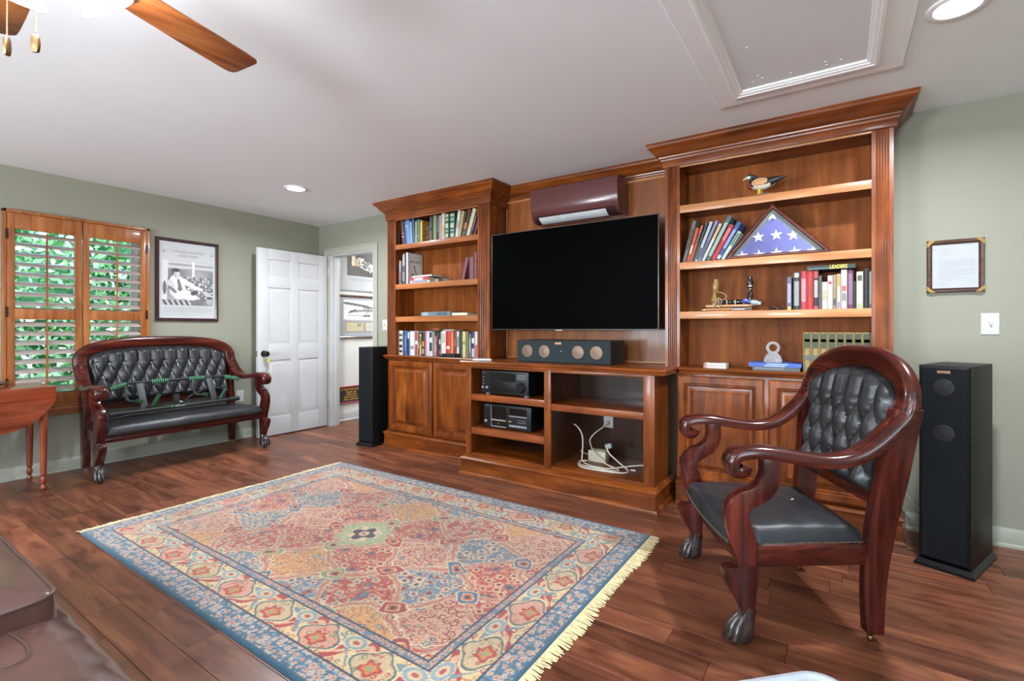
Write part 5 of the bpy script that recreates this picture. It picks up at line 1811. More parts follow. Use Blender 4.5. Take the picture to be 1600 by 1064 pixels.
def suite(root, wf, wr, wc, du, dv, n_exp, ncols, ys=1.0):
    """wf / wr / wc widen the front, rear posts and crest; ys scales the depth"""
    CH = cherry
    a = .335 + wc                       # crest half width (centre line)
    xf = .330 + wf                      # arm fronts
    z0c, hz = .885, .168
    Y = lambda y: y * ys

    # ---- crest rail
    N = 40
    pts, A = [], []
    for i in range(N + 1):
        th = PI * i / N
        c, s = math.cos(th), math.sin(th)
        ex = 2.0 / n_exp
        x = a * math.copysign(abs(c) ** ex, c)
        zz = hz * abs(s) ** ex
        g = Vector((math.copysign((abs(x) / a) ** (n_exp - 1) / a, x) if abs(x) > 1e-6 else 0, 0, (zz / hz) ** (n_exp - 1) / hz if zz > 1e-6 else 0)).normalized()
        pts.append(Vector((x, Y(-.572 - .043 * (zz / hz)), z0c + zz)))
        A.append(g)
    T = tangents(pts)
    B = [t.cross(g).normalized() for t, g in zip(T, A)]
    # section: flat back, gently crowned front, rounded edges (b axis points to the front)
    sgn = 1 if B[N // 2].y > 0 else -1
    sec = [(-.047, -.020), (.047, -.020), (.050, -.010), (.050, .006), (.041, .017), (.018, .022), (-.018, .022), (-.041, .017), (-.049, .004)]
    sec = [(u, w * sgn) for u, w in sec]
    MB().sweep(pts, A, B, sec).build('crest_rail', CH('x'), root, smooth=50)

    # ---- arms
    for s in (1, -1):
        raw = [(0, -.016, .668), (0, -.004, .646), (0, .022, .644), (0, .036, .672), (0, .022, .704), (0, -.03, .717), (0, -.10, .716), (0, -.20, .700), (0, -.30, .690), (0, -.385, .704), (0, -.455, .745), (0, -.518, .805), (0, -.560, .855), (0, -.572, .886)]
        pr = []
        for (x, y, z) in raw:
            k = min(1, max(0, (-y - .10) / .46))
            pr.append(Vector((s * (xf * (1 - k) + a * k), Y(y), z)))
        pp = smoothpath(pr, 4)
        TT = tangents(pp)
        AA = [Vector((s, 0, 0))] * len(pp)
        BB = [t.cross(x).normalized() for t, x in zip(TT, AA)]
        vs, fs = [], []
        k = 9
        for i, (p, x, b) in enumerate(zip(pp, AA, BB)):
            f = i / (len(pp) - 1)
            w = .045 if f < .3 else (.045 - .003 * (f - .3) / .3 if f < .6 else .042 + .006 * (f - .6) / .4)
            h = .021
            up = s if True else 1
            sec_ = [(-w, -h), (w, -h), (w * 1.05, -h * .55), (w * 1.05, h * .35), (w * .86, h * .86), (w * .4, h * 1.05), (-w * .4, h * 1.05), (-w * .86, h * .86), (-w * 1.05, h * .2)]
            for (u, v) in sec_:
                vs.append(p + x * u + b * v * (-s) * -1 * (1 if s > 0 else 1) * (1))
        for i in range(len(pp) - 1):
            for q in range(k):
                r = (q + 1) % k
                fs.append((i * k + q, i * k + r, (i + 1) * k + r, (i + 1) * k + q))
        fs.append(tuple(range(k)))
        fs.append(tuple((len(pp) - 1) * k + q for q in range(k)))
        MB().add(vs, fs).build('arm', CH('y'), root, smooth=50)

    # ---- front legs: S-shaped arm support, knee, paw
    sup_f = [(-.073, .700), (-.076, .645), (-.062, .606), (-.034, .582), (.000, .572), (.004, .570), (.034, .545), (.051, .515), (.058, .482), (.055, .440), (.042, .390), (.023, .340), (.013, .300)]
    sup_r = [(-.058, .300), (-.052, .390), (-.038, .440), (-.024, .478), (-.030, .505), (-.062, .525), (-.100, .548), (-.126, .585), (-.138, .625), (-.138, .700)]
    leg_f = [(.012, .300), (.014, .290), (.048, .290), (.060, .281), (.065, .266), (.062, .248), (.052, .224), (.036, .196), (.018, .168), (.004, .142), (-.001, .125)]
    leg_r = [(-.051, .125), (-.048, .155), (-.052, .200), (-.058, .250), (-.060, .300)]
    for s in (1, -1):
        x0, x1 = s * (xf - .027), s * (xf + .027)
        MB().prism(sup_f + sup_r, lambda y, z: (x0, Y(y), z), lambda y, z: (x1, Y(y), z)).build('arm_support', CH('z'), root, smooth=28, bevel=.003)
        lg = MB().prism(leg_f + leg_r, lambda y, z: (x0, Y(y), z), lambda y, z: (x1, Y(y), z)).build('front_leg', CH('z'), root, smooth=28, bevel=.003)
        pw = MB()
        xm = s * xf
        lo_ = []
        for (yc, z, hx_, hy_) in ((-.026, .150, .0265, .023), (-.026, .136, .0295, .0285), (-.024, .114, .0290, .029), (-.016, .084, .035, .035), (-.006, .055, .0415, .042), (-.004, .030, .0415, .041), (-.004, .020, .034, .034)):
            lo_.append([(xm + hx_ * math.copysign(abs(math.cos(2 * PI * q / 20)) ** .8, math.cos(2 * PI * q / 20)), yc + hy_ * math.copysign(abs(math.sin(2 * PI * q / 20)) ** .8, math.sin(2 * PI * q / 20)), z) for q in range(20)])
        vs = [p for l in lo_ for p in l]
        fs = [(i * 20 + q, i * 20 + (q + 1) % 20, (i + 1) * 20 + (q + 1) % 20, (i + 1) * 20 + q) for i in range(len(lo_) - 1) for q in range(20)]
        fs += [tuple(range(20)), tuple((len(lo_) - 1) * 20 + q for q in range(20))]
        pw.add(vs, fs)
        for dx, dy in ((-.029, .004), (-.010, .018), (.010, .018), (.029, .004)):
            pw.tube(smoothpath([(xm + dx * .55, dy * .2 - .010, .118), (xm + dx * .76, dy * .6 - .002, .098), (xm + dx * .92, dy + .008, .076), (xm + dx, dy + .018, .050), (xm + dx * 1.06, dy + .022, .028)], 3), [.005, .006, .008, .010, .011, .012, .013, .0145, .0155, .0165, .017, .016, .013], 10)
            pw.ell((xm + dx * 1.06, dy + .022, .034), (.0155, .016, .0150), 12, 8)
            pw.tube([(xm + dx * 1.08, dy + .034, .032), (xm + dx * 1.08, dy + .041, .020)], [.006, .002], 6)
        pw.build('paw_foot', M_PAW, lg, smooth=75)
        MB().lathe([(.012, -.011), (.014, -.008), (.014, .008), (.012, .011)], (xm, .004, .0142), 14, (1, 0, 0)).build('caster', M_BRASS, lg)

    # ---- rear posts
    cy = [(.000, -.500), (.15, -.500), (.27, -.506), (.36, -.515), (.46, -.525), (.62, -.548), (.75, -.562), (.88, -.580)]
    cx = [.270, .270, .270, .274, .280, .298, .315, .328]
    for s in (1, -1):
        P = []
        for (z, y), x in zip(cy, cx):
            k = max(0, min(1, (z - .27) / .6))
            P.append(Vector((s * (x + wr * (1 - k) + wc * k), Y(y), max(z, .036))))
        P[0].y += -.0
        ps = smoothpath(P, 3)
        wd = [.027 + (.020 * min(1, p.z / .5)) for p in ps]
        vs, fs = [], []
        for p, w in zip(ps, wd):
            for u, v in ((-.024, -w), (.024, -w), (.024, w), (-.024, w)):
                vs.append(p + Vector((u, v, 0)))
        for i in range(len(ps) - 1):
            for q in range(4):
                r = (q + 1) % 4
                fs.append((i * 4 + q, i * 4 + r, i * 4 + 4 + r, i * 4 + 4 + q))
        fs += [(3, 2, 1, 0), tuple((len(ps) - 1) * 4 + q for q in range(4))]
        po = MB().add(vs, fs).build('rear_post', CH('z'), root, smooth=30, bevel=.003)
        b0 = ps[0]
        MB().lathe([(.005, 0), (.005, .022)], (b0.x, b0.y, .015), 8).lathe([(.012, -.006), (.014, -.004), (.014, .004), (.012, .006)], (b0.x, b0.y + .010, .0142), 14, (.3, 1, 0)).lathe([(.013, 0), (.013, .004)], (b0.x, b0.y, .033), 12).build('caster', M_BRASS, po)

    # ---- seat rails
    n = 16
    hw = xf - .020
    bow = lambda x: .022 * (1 - (x / hw) ** 2)
    fp = [Vector((-hw + 2 * hw * i / n, 0, 0)) for i in range(n + 1)]
    fp = [Vector((p.x, Y(-.012) + bow(p.x), 0)) for p in fp]
    secf = [(-.03, .290), (.004, .290), (.010, .296), (.012, .304), (.004, .312), (.002, .330), (.006, .352), (.014, .362), (.010, .372), (-.03, .372)]
    MB().sweep(fp, [Vector((0, 1, 0))] * (n + 1), [Vector((0, 0, 1))] * (n + 1), secf).build('front_rail', CH('x'), root, smooth=40)
    for s in (1, -1):
        p0, p1 = Vector((s * (xf - .002), Y(-.04), 0)), Vector((s * (.272 + wr), Y(-.49), 0))
        d = (p1 - p0).normalized()
        nn = Vector((d.y, -d.x, 0)) * (1 if Vector((d.y, -d.x, 0)).x * s > 0 else -1)
        MB().sweep([p0, p1], [nn, nn], [Vector((0, 0, 1))] * 2, [(-.030, .288), (.006, .288), (.006, .366), (-.030, .366)]).build('side_rail', CH('y'), root, bevel=.002)
    MB().box(-(.27 + wr), .27 + wr, Y(-.515), Y(-.490), .290, .366).build('rear_rail', CH('x'), root, bevel=.002)
    MB().box(-(.275 + wr), .275 + wr, Y(-.552), Y(-.522), .495, .552).build('lower_back_rail', CH('x'), root, bevel=.003)

    # ---- upholstered seat
    def seat(u, v):
        t = v                                   # 0 front .. 1 rear
        y = Y(.030) + (Y(-.485) - Y(.030)) * t
        hwid = (xf - .004) * (1 - t) + (.258 + wr) * t
        if t < .18:
            hwid = min(hwid, xf - .034 + .0)
        x = (2 * u - 1) * hwid
        if t < .5:
            y += bow(min(abs(x), hw)) * (1 - 2 * t)
        eu = min(u, 1 - u) * 2 * hwid
        ev = min(t, 1 - t) * .5
        e = min(eu, ev)
        rise = 1 - (1 - min(1, e / .040)) ** 2.6
        zz = .366 + .050 * rise + .022 * math.sin(PI * u) * math.sin(PI * min(1, t * .9 + .05))
        zz += .003 * math.sin(x * 23 + t * 9) * math.sin(t * 14 + x * 5)
        return Vector((x, y, zz))

    nu = 26 if wf < .1 else 60
    sm = MB().grid(seat, nu, 26)
    # skirt below the top surface so that the seat is closed
    ring = [i * 27 for i in range(nu + 1)] + [nu * 27 + j for j in range(1, 27)] + [i * 27 + 26 for i in range(nu - 1, -1, -1)] + [j for j in range(25, 0, -1)]
    base = len(sm.v)
    sm.v += [(sm.v[i][0], sm.v[i][1], .352) for i in ring]
    L = len(ring)
    for i in range(L):
        sm.f.append((ring[i], ring[(i + 1) % L], base + (i + 1) % L, base + i))
        sm.m.append(0)
    sm.f.append(tuple(base + i for i in range(L)))
    sm.m.append(0)
    so = sm.build('seat', M_SEATL, root, smooth=60)
    nl = MB()
    for i in range(0, L):
        p = Vector(sm.v[ring[i]])
        q = Vector(sm.v[ring[(i + 1) % L]])
        c = Vector((0, Y(-.23), p.z))
        o_ = (p - c)
        o_.z = 0
        o_ = Vector((math.copysign(1, p.x), 0, 0)) if abs(p.x) > .22 + wr and p.y < Y(-.02) else Vector((0, math.copysign(1, o_.y), 0))
        for k in range(2):
            c2 = p.lerp(q, k / 2) + o_ * .001
            nl.ell((c2.x, c2.y, .3655), (.0042, .0042, .0042), 6, 4)
    nl.build('nailhead_trim', M_NAIL, so, kind='stuff')

    # ---- buttoned back pad
    ain, hin = a - .046, hz - .040
    zb = .548
    zmid = z0c

    def ztop(x):
        return zmid + hin * max(0, 1 - (abs(x) / ain) ** n_exp) ** (1 / n_exp)

    ztb = zmid + hin * .05               # height of the top row of buttons

    def pad(u, v):
        hb = .236 + wr
        x0 = (2 * u - 1)
        zt = ztop(x0 * ain * .999)
        z = zb + (zt - zb) * v
        k = min(1, max(0, (z - zb) / (zmid - zb)))
        hw_ = hb + (ain - hb) * k
        x = x0 * hw_
        yb = Y(-.505 - .098 * (z - zb) / .45)
        e = min((1 - abs(x0)) * hw_, (z - zb) * .8, (zt - z) * .8 + .0)
        edge = 1 - (1 - min(1, max(0, e) / .035)) ** 2
        p_ = x / du
        q_ = (z - ztb) / dv
        ca, cb = p_ + q_, p_ - q_
        fa, fb = abs(math.sin(PI * ca)), abs(math.sin(PI * cb))
        dia = (fa * fb) ** .42
        ver = abs(math.sin(PI * p_)) ** .5
        h = ver if q_ > 0 else dia
        y = yb + edge * (.016 + .036 * h)
        return Vector((x, y, z))

    nu2 = int(ncols * 11)
    pm = MB().grid(pad, nu2, 54)
    nv = 55
    ringp = [i * nv for i in range(nu2 + 1)] + [nu2 * nv + j for j in range(1, nv)] + [i * nv + nv - 1 for i in range(nu2 - 1, -1, -1)] + [j for j in range(nv - 2, 0, -1)]
    b0 = len(pm.v)
    pm.v += [(pm.v[i][0], pm.v[i][1] - .022, pm.v[i][2]) for i in ringp]
    L = len(ringp)
    for i in range(L):
        pm.f.append((ringp[i], ringp[(i + 1) % L], b0 + (i + 1) % L, b0 + i))
        pm.m.append(0)
    pm.f.append(tuple(b0 + i for i in range(L)))
    pm.m.append(0)
    pd = pm.build('back_pad', M_LEATHER, root, smooth=50)
    # buttons at the crossings of the pleats
    for i in range(-14, 15):
        for j in range(0, 5):
            x = du * (i + (.5 if j % 2 else 0))
            z = ztb - dv * j / 2
            k = min(1, max(0, (z - zb) / (zmid - zb)))
            hw_ = .236 + wr + (ain - .236 - wr) * k
            if abs(x) > hw_ - .045 or z < zb + .05:
                continue
            yb = Y(-.505 - .098 * (z - zb) / .45)
            MB().ell((x, yb + .020, z), (.0085, .005, .0085), 8, 5).build('button', M_LEATHER, pd)
    nb = MB()
    for i in range(int(nu2 / 2) + 1):
        x0 = (2 * (2 * i) / nu2 - 1)
        p = pad((x0 + 1) / 2, 1.0)
        nb.ell((p.x, p.y + .004, p.z - .004), (.004, .003, .004), 6, 4)
    nb.build('nailhead_trim', M_NAIL, pd, kind='stuff')


ch = thing('armchair', 'dark mahogany armchair with buttoned black leather back and clawed paw feet', 'armchair', (4.852, -1.396, 0), math.radians(118.6), local=True)
suite(ch, 0.0, 0.0, 0.0, .098, .205, 2.15, 5)
st = thing('settee', 'dark mahogany settee with buttoned black leather back below the shuttered window', 'settee', (.615, -1.672, 0), math.radians(-87.3), local=True)
suite(st, .330, .325, .275, .105, .215, 2.7, 11, .93)
# scratches worn into the seats
M_SCR = mat('scuffed_leather', 'cfcabd', .7)
for root_, lines in ((ch, [((.02, -.22), (.06, -.27)), ((.05, -.21), (.075, -.232)), ((.19, -.30), (.225, -.335)), ((-.02, -.32), (.0, -.345))]), (st, [((-.42, -.09), (-.36, -.14)), ((.15, -.10), (.18, -.115))])):
    k = MB()
    for (xa, ya), (xb, yb_) in lines:
        d = Vector((xb - xa, yb_ - ya, 0))
        nrm = Vector((-d.y, d.x, 0)).normalized() * .0036
        c = Vector((xa, ya, 0)) + d / 2
        k.add([Vector((xa, ya, 0)), c + nrm, Vector((xb, yb_, 0)), c - nrm], [(0, 1, 2, 3)])
    # laid on the leather by ray casting onto the seat mesh
    seat_o = [o for o in root_.children if o.name.startswith('seat') and 'rail' not in o.name][0]
    seat_o.data.update()
    for i, p in enumerate(k.v):
        bestz = max((v.co.z for v in seat_o.data.vertices if (v.co.x - p[0]) ** 2 + (v.co.y - p[1]) ** 2 < .0009), default=.43)
        k.v[i] = (p[0], p[1], bestz + .0012)
    k.build('scuff_marks', M_SCR, root_, smooth=0)

# ---- pull-up bar lying on the settee
pb = thing('pull_up_bar', 'black steel pull-up bar with green ribbed foam grips lying on the settee', 'exercise bar', (.4, -1.68, .44))
M_STEEL = mat('grey_steel', '1d1f22', .5, metal=0, var=.05)
M_RUB = mat('black_rubber', '17181a', .6)
M_GRN = mat('green_foam', '0b3820', .8, var=.1)
M_GRD = mat('dark_green_foam', '123826', .85)
XB, ZB = .400, .478
MB().tube([(XB, -2.18, ZB - .006), (XB, -1.19, ZB + .010)], .0145, 14).build('long_bar', M_STEEL, pb)
for ya, yb_ in ((-2.20, -2.105), (-1.265, -1.17)):
    MB().tube([(XB, ya, ZB + .002 + (ya + 1.68) * .016), (XB, yb_, ZB + .002 + (yb_ + 1.68) * .016)], .0215, 16).build('end_cap', M_RUB, pb)
text('AKICLAY', .020, M_PAPER, pb, (XB + .0148, -1.690, ZB + .006), (0, 1, 0), (0, 0, 1), sx=1.0)
text('K', .022, mat('bright_green', '2fae4a', .5, var=0), pb, (XB + .0148, -1.755, ZB + .006), (0, 1, 0), (0, 0, 1), bold=.001)


def grip(pts, r):
    """foam grip with ribs: alternating green and dark rings"""
    P0, P1 = Vector(pts[0]), Vector(pts[1])
    d = (P1 - P0)
    L = d.length
    d.normalize()
    g = MB()
    n = max(6, int(L / .016))
    prof = []
    for i in range(n):
        f0, f1 = i / n * L, (i + 1) / n * L
        prof += [(r * .80, f0), (r, f0 + (f1 - f0) * .3), (r, f0 + (f1 - f0) * .8), (r * .80, f1)]
    g.lathe(prof, P0, 14, d)
    k = 14
    g.m = [0] * len(g.f)
    for idx in range(len(prof) - 1):
        if idx % 4 in (0, 3):
            for q in range(k):
                g.m[idx * k + q] = 1
    return g.build('foam_grip', [M_GRN, mat('pale_green_ring', '5a9672', .8)], pb, smooth=30)


XU, ZU = .275, .706
MB().tube(smoothpath([(XU + .03, -2.14, ZU - .030), (XU + .005, -2.06, ZU - .008), (XU, -2.02, ZU), (XU, -1.26, ZU), (XU + .005, -1.22, ZU - .008), (XU + .03, -1.14, ZU - .030)], 3), .0125, 12).build('upper_bar', M_STEEL, pb)
grip([(XU + .035, -2.165, ZU - .038), (XU + .004, -2.045, ZU - .004)], .0195)
grip([(XU + .004, -1.245, ZU - .004), (XU + .035, -1.125, ZU - .038)], .0195)
grip([(XU, -1.858, ZU), (XU, -1.728, ZU)], .0195)
grip([(XU, -1.560, ZU), (XU, -1.430, ZU)], .0195)
for yc in (-1.952, -1.390):
    MB().obox((.337, yc, (ZU + ZB) / 2 + .004), Vector((.0035, 0, .0014)), Vector((0, .027, 0)), Vector((-.063, 0, .118))).build('upright_plate', M_STEEL, pb, bevel=.001)
    MB().lathe([(.010, 0), (.010, .014)], (.392, yc + .02, ZB + .03), 6, (1, 0, 0)).build('bolt', M_RUB, pb)
for yc in (-2.055, -1.535):
    MB().tube(smoothpath([(XU, yc, ZU - .01), (XU + .03, yc - .004, ZU - .07), (XU + .045, yc + .004, ZU - .135), (XU + .06, yc + .035, ZU - .150), (XU + .085, yc + .075, ZU - .150)], 4), .0115, 10).build('bent_handle', M_STEEL, pb)
    grip([(XU + .075, yc + .062, ZU - .150), (XU + .125, yc + .075, ZU - .152)], .0185)
for yc in (-1.890, -1.335):
    MB().tube([(.385, yc - .03, ZB + .03), (.390, yc, ZB + .032)], .011, 10).build('bent_handle', M_STEEL, pb)
    grip([(.392, yc - .004, ZB + .028), (.425, yc + .035, ZB + .125)], .0175)
# black strap with metal clips behind the bar
sb = thing('padded_strap', 'black padded strap with silver clips lying behind the pull-up bar', 'strap', (.24, -1.5, .44))
sp_ = [(.235, -1.60, .47), (.235, -1.565, .515), (.225, -1.50, .555), (.215, -1.42, .575), (.215, -1.32, .590), (.225, -1.245, .575), (.235, -1.225, .535), (.24, -1.26, .490), (.245, -1.36, .470), (.25, -1.47, .466), (.245, -1.56, .462), (.235, -1.60, .47)]
ps = smoothpath(sp_, 4)
TT = tangents(ps)
AA = [Vector((1, 0, .15)).normalized()] * len(ps)
BB = [t.cross(x).normalized() for t, x in zip(TT, AA)]
MB().sweep(ps, AA, BB, rrect(.05, .012, .004, 2)).build('strap_loop', mat('nylon_black', '26282a', .8, bump=.4, bscale=400), sb, smooth=60)
for (yy, zz) in ((-1.645, .475), (-1.625, .50), (-1.66, .468)):
    MB().tube([(.27 + .018 * math.cos(2 * PI * k / 10), yy + .018 * math.sin(2 * PI * k / 10), zz) for k in range(11)], .0042, 6).build('clip', M_CHROME, sb)
MB().box(.20, .232, -1.67, -1.62, .50, .565).build('strap_tab', mat('nylon_black', '26282a', .8), sb, bevel=.003)

# ------------------------------------------------------------------ drop-leaf table with a dark dish
M_TBL = lambda ax: wood('drop_leaf_mahogany', '5a2414', '84391f', 'a05034', ax, .8, .25, .4, .2)
tb = thing('drop_leaf_table', 'mahogany drop-leaf table with fluted legs standing under the left window edge', 'table', (.3, -3.0, 0))
MB().box(.055, .512, -3.45, -2.553, .732, .750).build('table_top', M_TBL('y'), tb, bevel=.004)
lf_ = [(-2.553, .748), (-2.553, .652), (-2.560, .628), (-2.580, .598), (-2.612, .560), (-2.632, .534), (-2.655, .510), (-2.700, .480), (-2.760, .456), (-2.830, .441), (-2.92, .433), (-3.0, .431)]
poly = lf_ + [(-6.0 - y, z) for y, z in reversed(lf_)]
MB().prism(poly, lambda y, z: (.514, y, z), lambda y, z: (.532, y, z)).build('drop_leaf', M_TBL('y'), tb, bevel=.004, smooth=30)
MB().box(.075, .49, -3.42, -2.585, .62, .732).build('apron', M_TBL('y'), tb, bevel=.002)
for lx, ly in ((.095, -2.605), (.490, -2.612), (.095, -3.40), (.490, -3.40)):
    lg = MB()
    k = 10
    vs, fs = [], []
    zs_ = [.125, .16, .35, .56, .60]
    rs_ = [.0165, .0185, .0215, .0235, .0235]
    n = 40
    for z, r in zip(zs_, rs_):
        for q in range(n):
            th = 2 * PI * q / n
            rr = r * (1 - .09 * (.5 + .5 * math.cos(k * th)))
            vs.append((lx + rr * math.cos(th), ly + rr * math.sin(th), z))
    for i in range(len(zs_) - 1):
        for q in range(n):
            fs.append((i * n + q, i * n + (q + 1) % n, (i + 1) * n + (q + 1) % n, (i + 1) * n + q))
    lg.add(vs, fs)
    lg.lathe([(.008, .0), (.016, .004), (.018, .016), (.012, .028), (.010, .036), (.015, .046), (.019, .064), (.017, .082), (.011, .094), (.013, .102), (.018, .108), (.018, .118), (.0165, .126)], (lx, ly, 0), 20)
    lg.box(lx - .023, lx + .023, ly - .023, ly + .023, .60, .732)
    lg.build('leg', M_TBL('z'), tb, smooth=40)
ds = thing('dish', 'shallow black dish standing on the drop-leaf table', 'dish', (.28, -2.86, .750))
MB().lathe([(.0, 0), (.045, 0), (.050, .004), (.075, .018), (.118, .029), (.122, .031), (.117, .032), (.073, .022), (.045, .010), (.0, .010)], (.275, -2.858, .750), 36, caps=False).build('dish_body', mat('dish_black', '1a1a1c', .3, coat=.3), ds)

# ------------------------------------------------------------------ brown leather sofa in the near left corner
M_BRN = mat('brown_leather', '553a33', .24, var=.25, vscale=5, bump=.12, bscale=160, coat=.15)
sf = thing('sofa', 'brown leather sofa end with a piped cushion in the near left corner', 'sofa', (3.2, -3.8, 0))


def softbox(x0, x1, y0, y1, z0, z1, r, nx, ny, wr):
    """upholstered block: rounded top and sides with wrinkles"""
    def f(u, v):
        # u along x, v wraps from the front foot over the top to the rear foot
        H = z1 - z0
        Lp = [H - r, r * PI / 2, (y1 - y0) - 2 * r, r * PI / 2, H - r]
        tot = sum(Lp)
        s = v * tot
        if s < Lp[0]:
            p = (y1, z0 + s)
        elif s < Lp[0] + Lp[1]:
            t = (s - Lp[0]) / r
            p = (y1 - r + r * math.cos(t), z1 - r + r * math.sin(t))
        elif s < sum(Lp[:3]):
            p = (y1 - r - (s - Lp[0] - Lp[1]), z1)
        elif s < sum(Lp[:4]):
            t = (s - sum(Lp[:3])) / r
            p = (y0 + r - r * math.sin(t), z1 - r + r * math.cos(t))
        else:
            p = (y0, z1 - r - (s - sum(Lp[:4])))
        e = min(u, 1 - u) * (x1 - x0)
        k = (1 - min(1, e / r)) ** 2
        cy, czz = (y0 + y1) / 2, (z0 + z1) / 2
        y, z = p
        y = y + (cy - y) * k * .12
        z = z - k * r * .55 * (1 if z > czz else 0)
        x = x0 + (x1 - x0) * u
        w = wr * (math.sin(x * 42 + 6 * math.sin(y * 9)) + .6 * math.sin(x * 83 + y * 31)) * (1 - k)
        return Vector((x, y + w * .5, z + w))
    return f


g = MB().grid(softbox(2.2, 4.24, -4.25, -3.232, .02, .480, .125, 70, 60, .0011), 90, 60)
g.build('seat_base', M_BRN, sf, smooth=70)
# capped ends
MB().box(2.26, 4.10, -4.15, -3.34, .0, .33).build('sofa_frame', mat('sofa_underside', '2a1e1a', .8), sf)
cu = MB()
X0, X1, Y0, Y1, ZB_, ZT_ = 2.35, 3.742, -4.05, -3.293, .36, .545


def cush(u, v):
    x, y = X0 + (X1 - X0) * u, Y0 + (Y1 - Y0) * v
    e = min(min(u, 1 - u) * (X1 - X0), min(v, 1 - v) * (Y1 - Y0))
    rise = 1 - (1 - min(1, e / .30)) ** 2
    dim = sum(.020 * math.exp(-((x - bx) ** 2 + (y - by) ** 2) / .0022) for bx, by in ((3.50, -3.42), (3.1, -3.42), (3.50, -3.72), (3.1, -3.72)))
    # rounded corner in plan
    rc_ = .05
    dx, dy = max(0, abs(x - (X0 + X1) / 2) - ((X1 - X0) / 2 - rc_)), max(0, abs(y - (Y0 + Y1) / 2) - ((Y1 - Y0) / 2 - rc_))
    L = math.hypot(dx, dy)
    if L > rc_:
        x -= math.copysign(dx * (1 - rc_ / L), x - (X0 + X1) / 2)
        y -= math.copysign(dy * (1 - rc_ / L), y - (Y0 + Y1) / 2)
    return Vector((x, y, ZT_ - .022 + .055 * rise - dim + .002 * math.sin(x * 19 + y * 14)))


nu, nv = 70, 44
cu.grid(cush, nu, nv)
ring = [i * (nv + 1) for i in range(nu + 1)] + [nu * (nv + 1) + j for j in range(1, nv + 1)] + [i * (nv + 1) + nv for i in range(nu - 1, -1, -1)] + [j for j in range(nv - 1, 0, -1)]
edge_pts = [Vector(cu.v[i]) for i in ring]
b0 = len(cu.v)
for p in edge_pts:
    cu.v.append((p.x + math.copysign(.006, p.x - 3.0), p.y + math.copysign(.006, p.y + 3.7), (p.z + ZB_) / 2))
for p in edge_pts:
    cu.v.append((p.x, p.y, ZB_))
L = len(ring)
for i in range(L):
    j = (i + 1) % L
    cu.f += [(ring[i], ring[j], b0 + j, b0 + i), (b0 + i, b0 + j, b0 + L + j, b0 + L + i)]
    cu.m += [0, 0]
cu.f.append(tuple(b0 + L + i for i in range(L)))
cu.m.append(0)
co = cu.build('cushion', M_BRN, sf, smooth=50)
MB().tube([p + Vector((0, 0, .002)) for p in edge_pts] + [edge_pts[0] + Vector((0, 0, .002))], .0045, 8).build('piping', mat('brown_piping', '4a322a', .4), co)
for bx, by in ((3.50, -3.42), (3.1, -3.42), (3.50, -3.72), (3.1, -3.72)):
    MB().ell((bx, by, .538), (.014, .014, .006), 12, 7).build('button', mat('cushion_button', '4f4a4a', .3, coat=.3), co)
g = MB().grid(softbox(2.2, 4.24, -4.62, -4.20, .25, .92, .13, 70, 60, .0011), 40, 50)
g.build('back_cushion', M_BRN, sf, smooth=70)
# stitched seam on the front roll
sm_ = smoothpath([(3.76, -3.385, .484), (3.84, -3.375, .484), (3.90, -3.380, .484), (3.915, -3.40, .484), (3.90, -3.425, .484), (3.76, -3.44, .484)], 6)
MB().tube(sm_, .0013, 6).build('stitched_seam', mat('pale_stitch', '4e3e36', .6), sf)

# pale grey lidded bin at the bottom edge
bn = thing('storage_bin', 'pale grey plastic lidded bin on the floor in front of the camera', 'bin', (5.291, -2.652, 0), math.radians(45), local=True)
M_BIN = mat('pale_grey_plastic', '9fa5a9', .4, var=.02)


def rsq(w, h, r, z, n=6):
    return [(x, y, z) for x, y in rrect(w, h, r, n)]


def loft(loops, m, name, parent, smooth=40):
    vs = [p for L_ in loops for p in L_]
    k = len(loops[0])
    fs = [(i * k + q, i * k + (q + 1) % k, (i + 1) * k + (q + 1) % k, (i + 1) * k + q) for i in range(len(loops) - 1) for q in range(k)]
    fs += [tuple(range(k)), tuple((len(loops) - 1) * k + q for q in range(k))]
    return MB().add(vs, fs).build(name, m, parent, smooth=smooth)


loft([rsq(.27, .27, .05, 0), rsq(.30, .30, .055, .42)], M_BIN, 'bin_body', bn)
loft([rsq(.335, .335, .06, .40), rsq(.34, .34, .062, .43), rsq(.332, .332, .060, .440), rsq(.315, .315, .055, .441), rsq(.305, .305, .05, .434)], M_BIN, 'lid', bn)

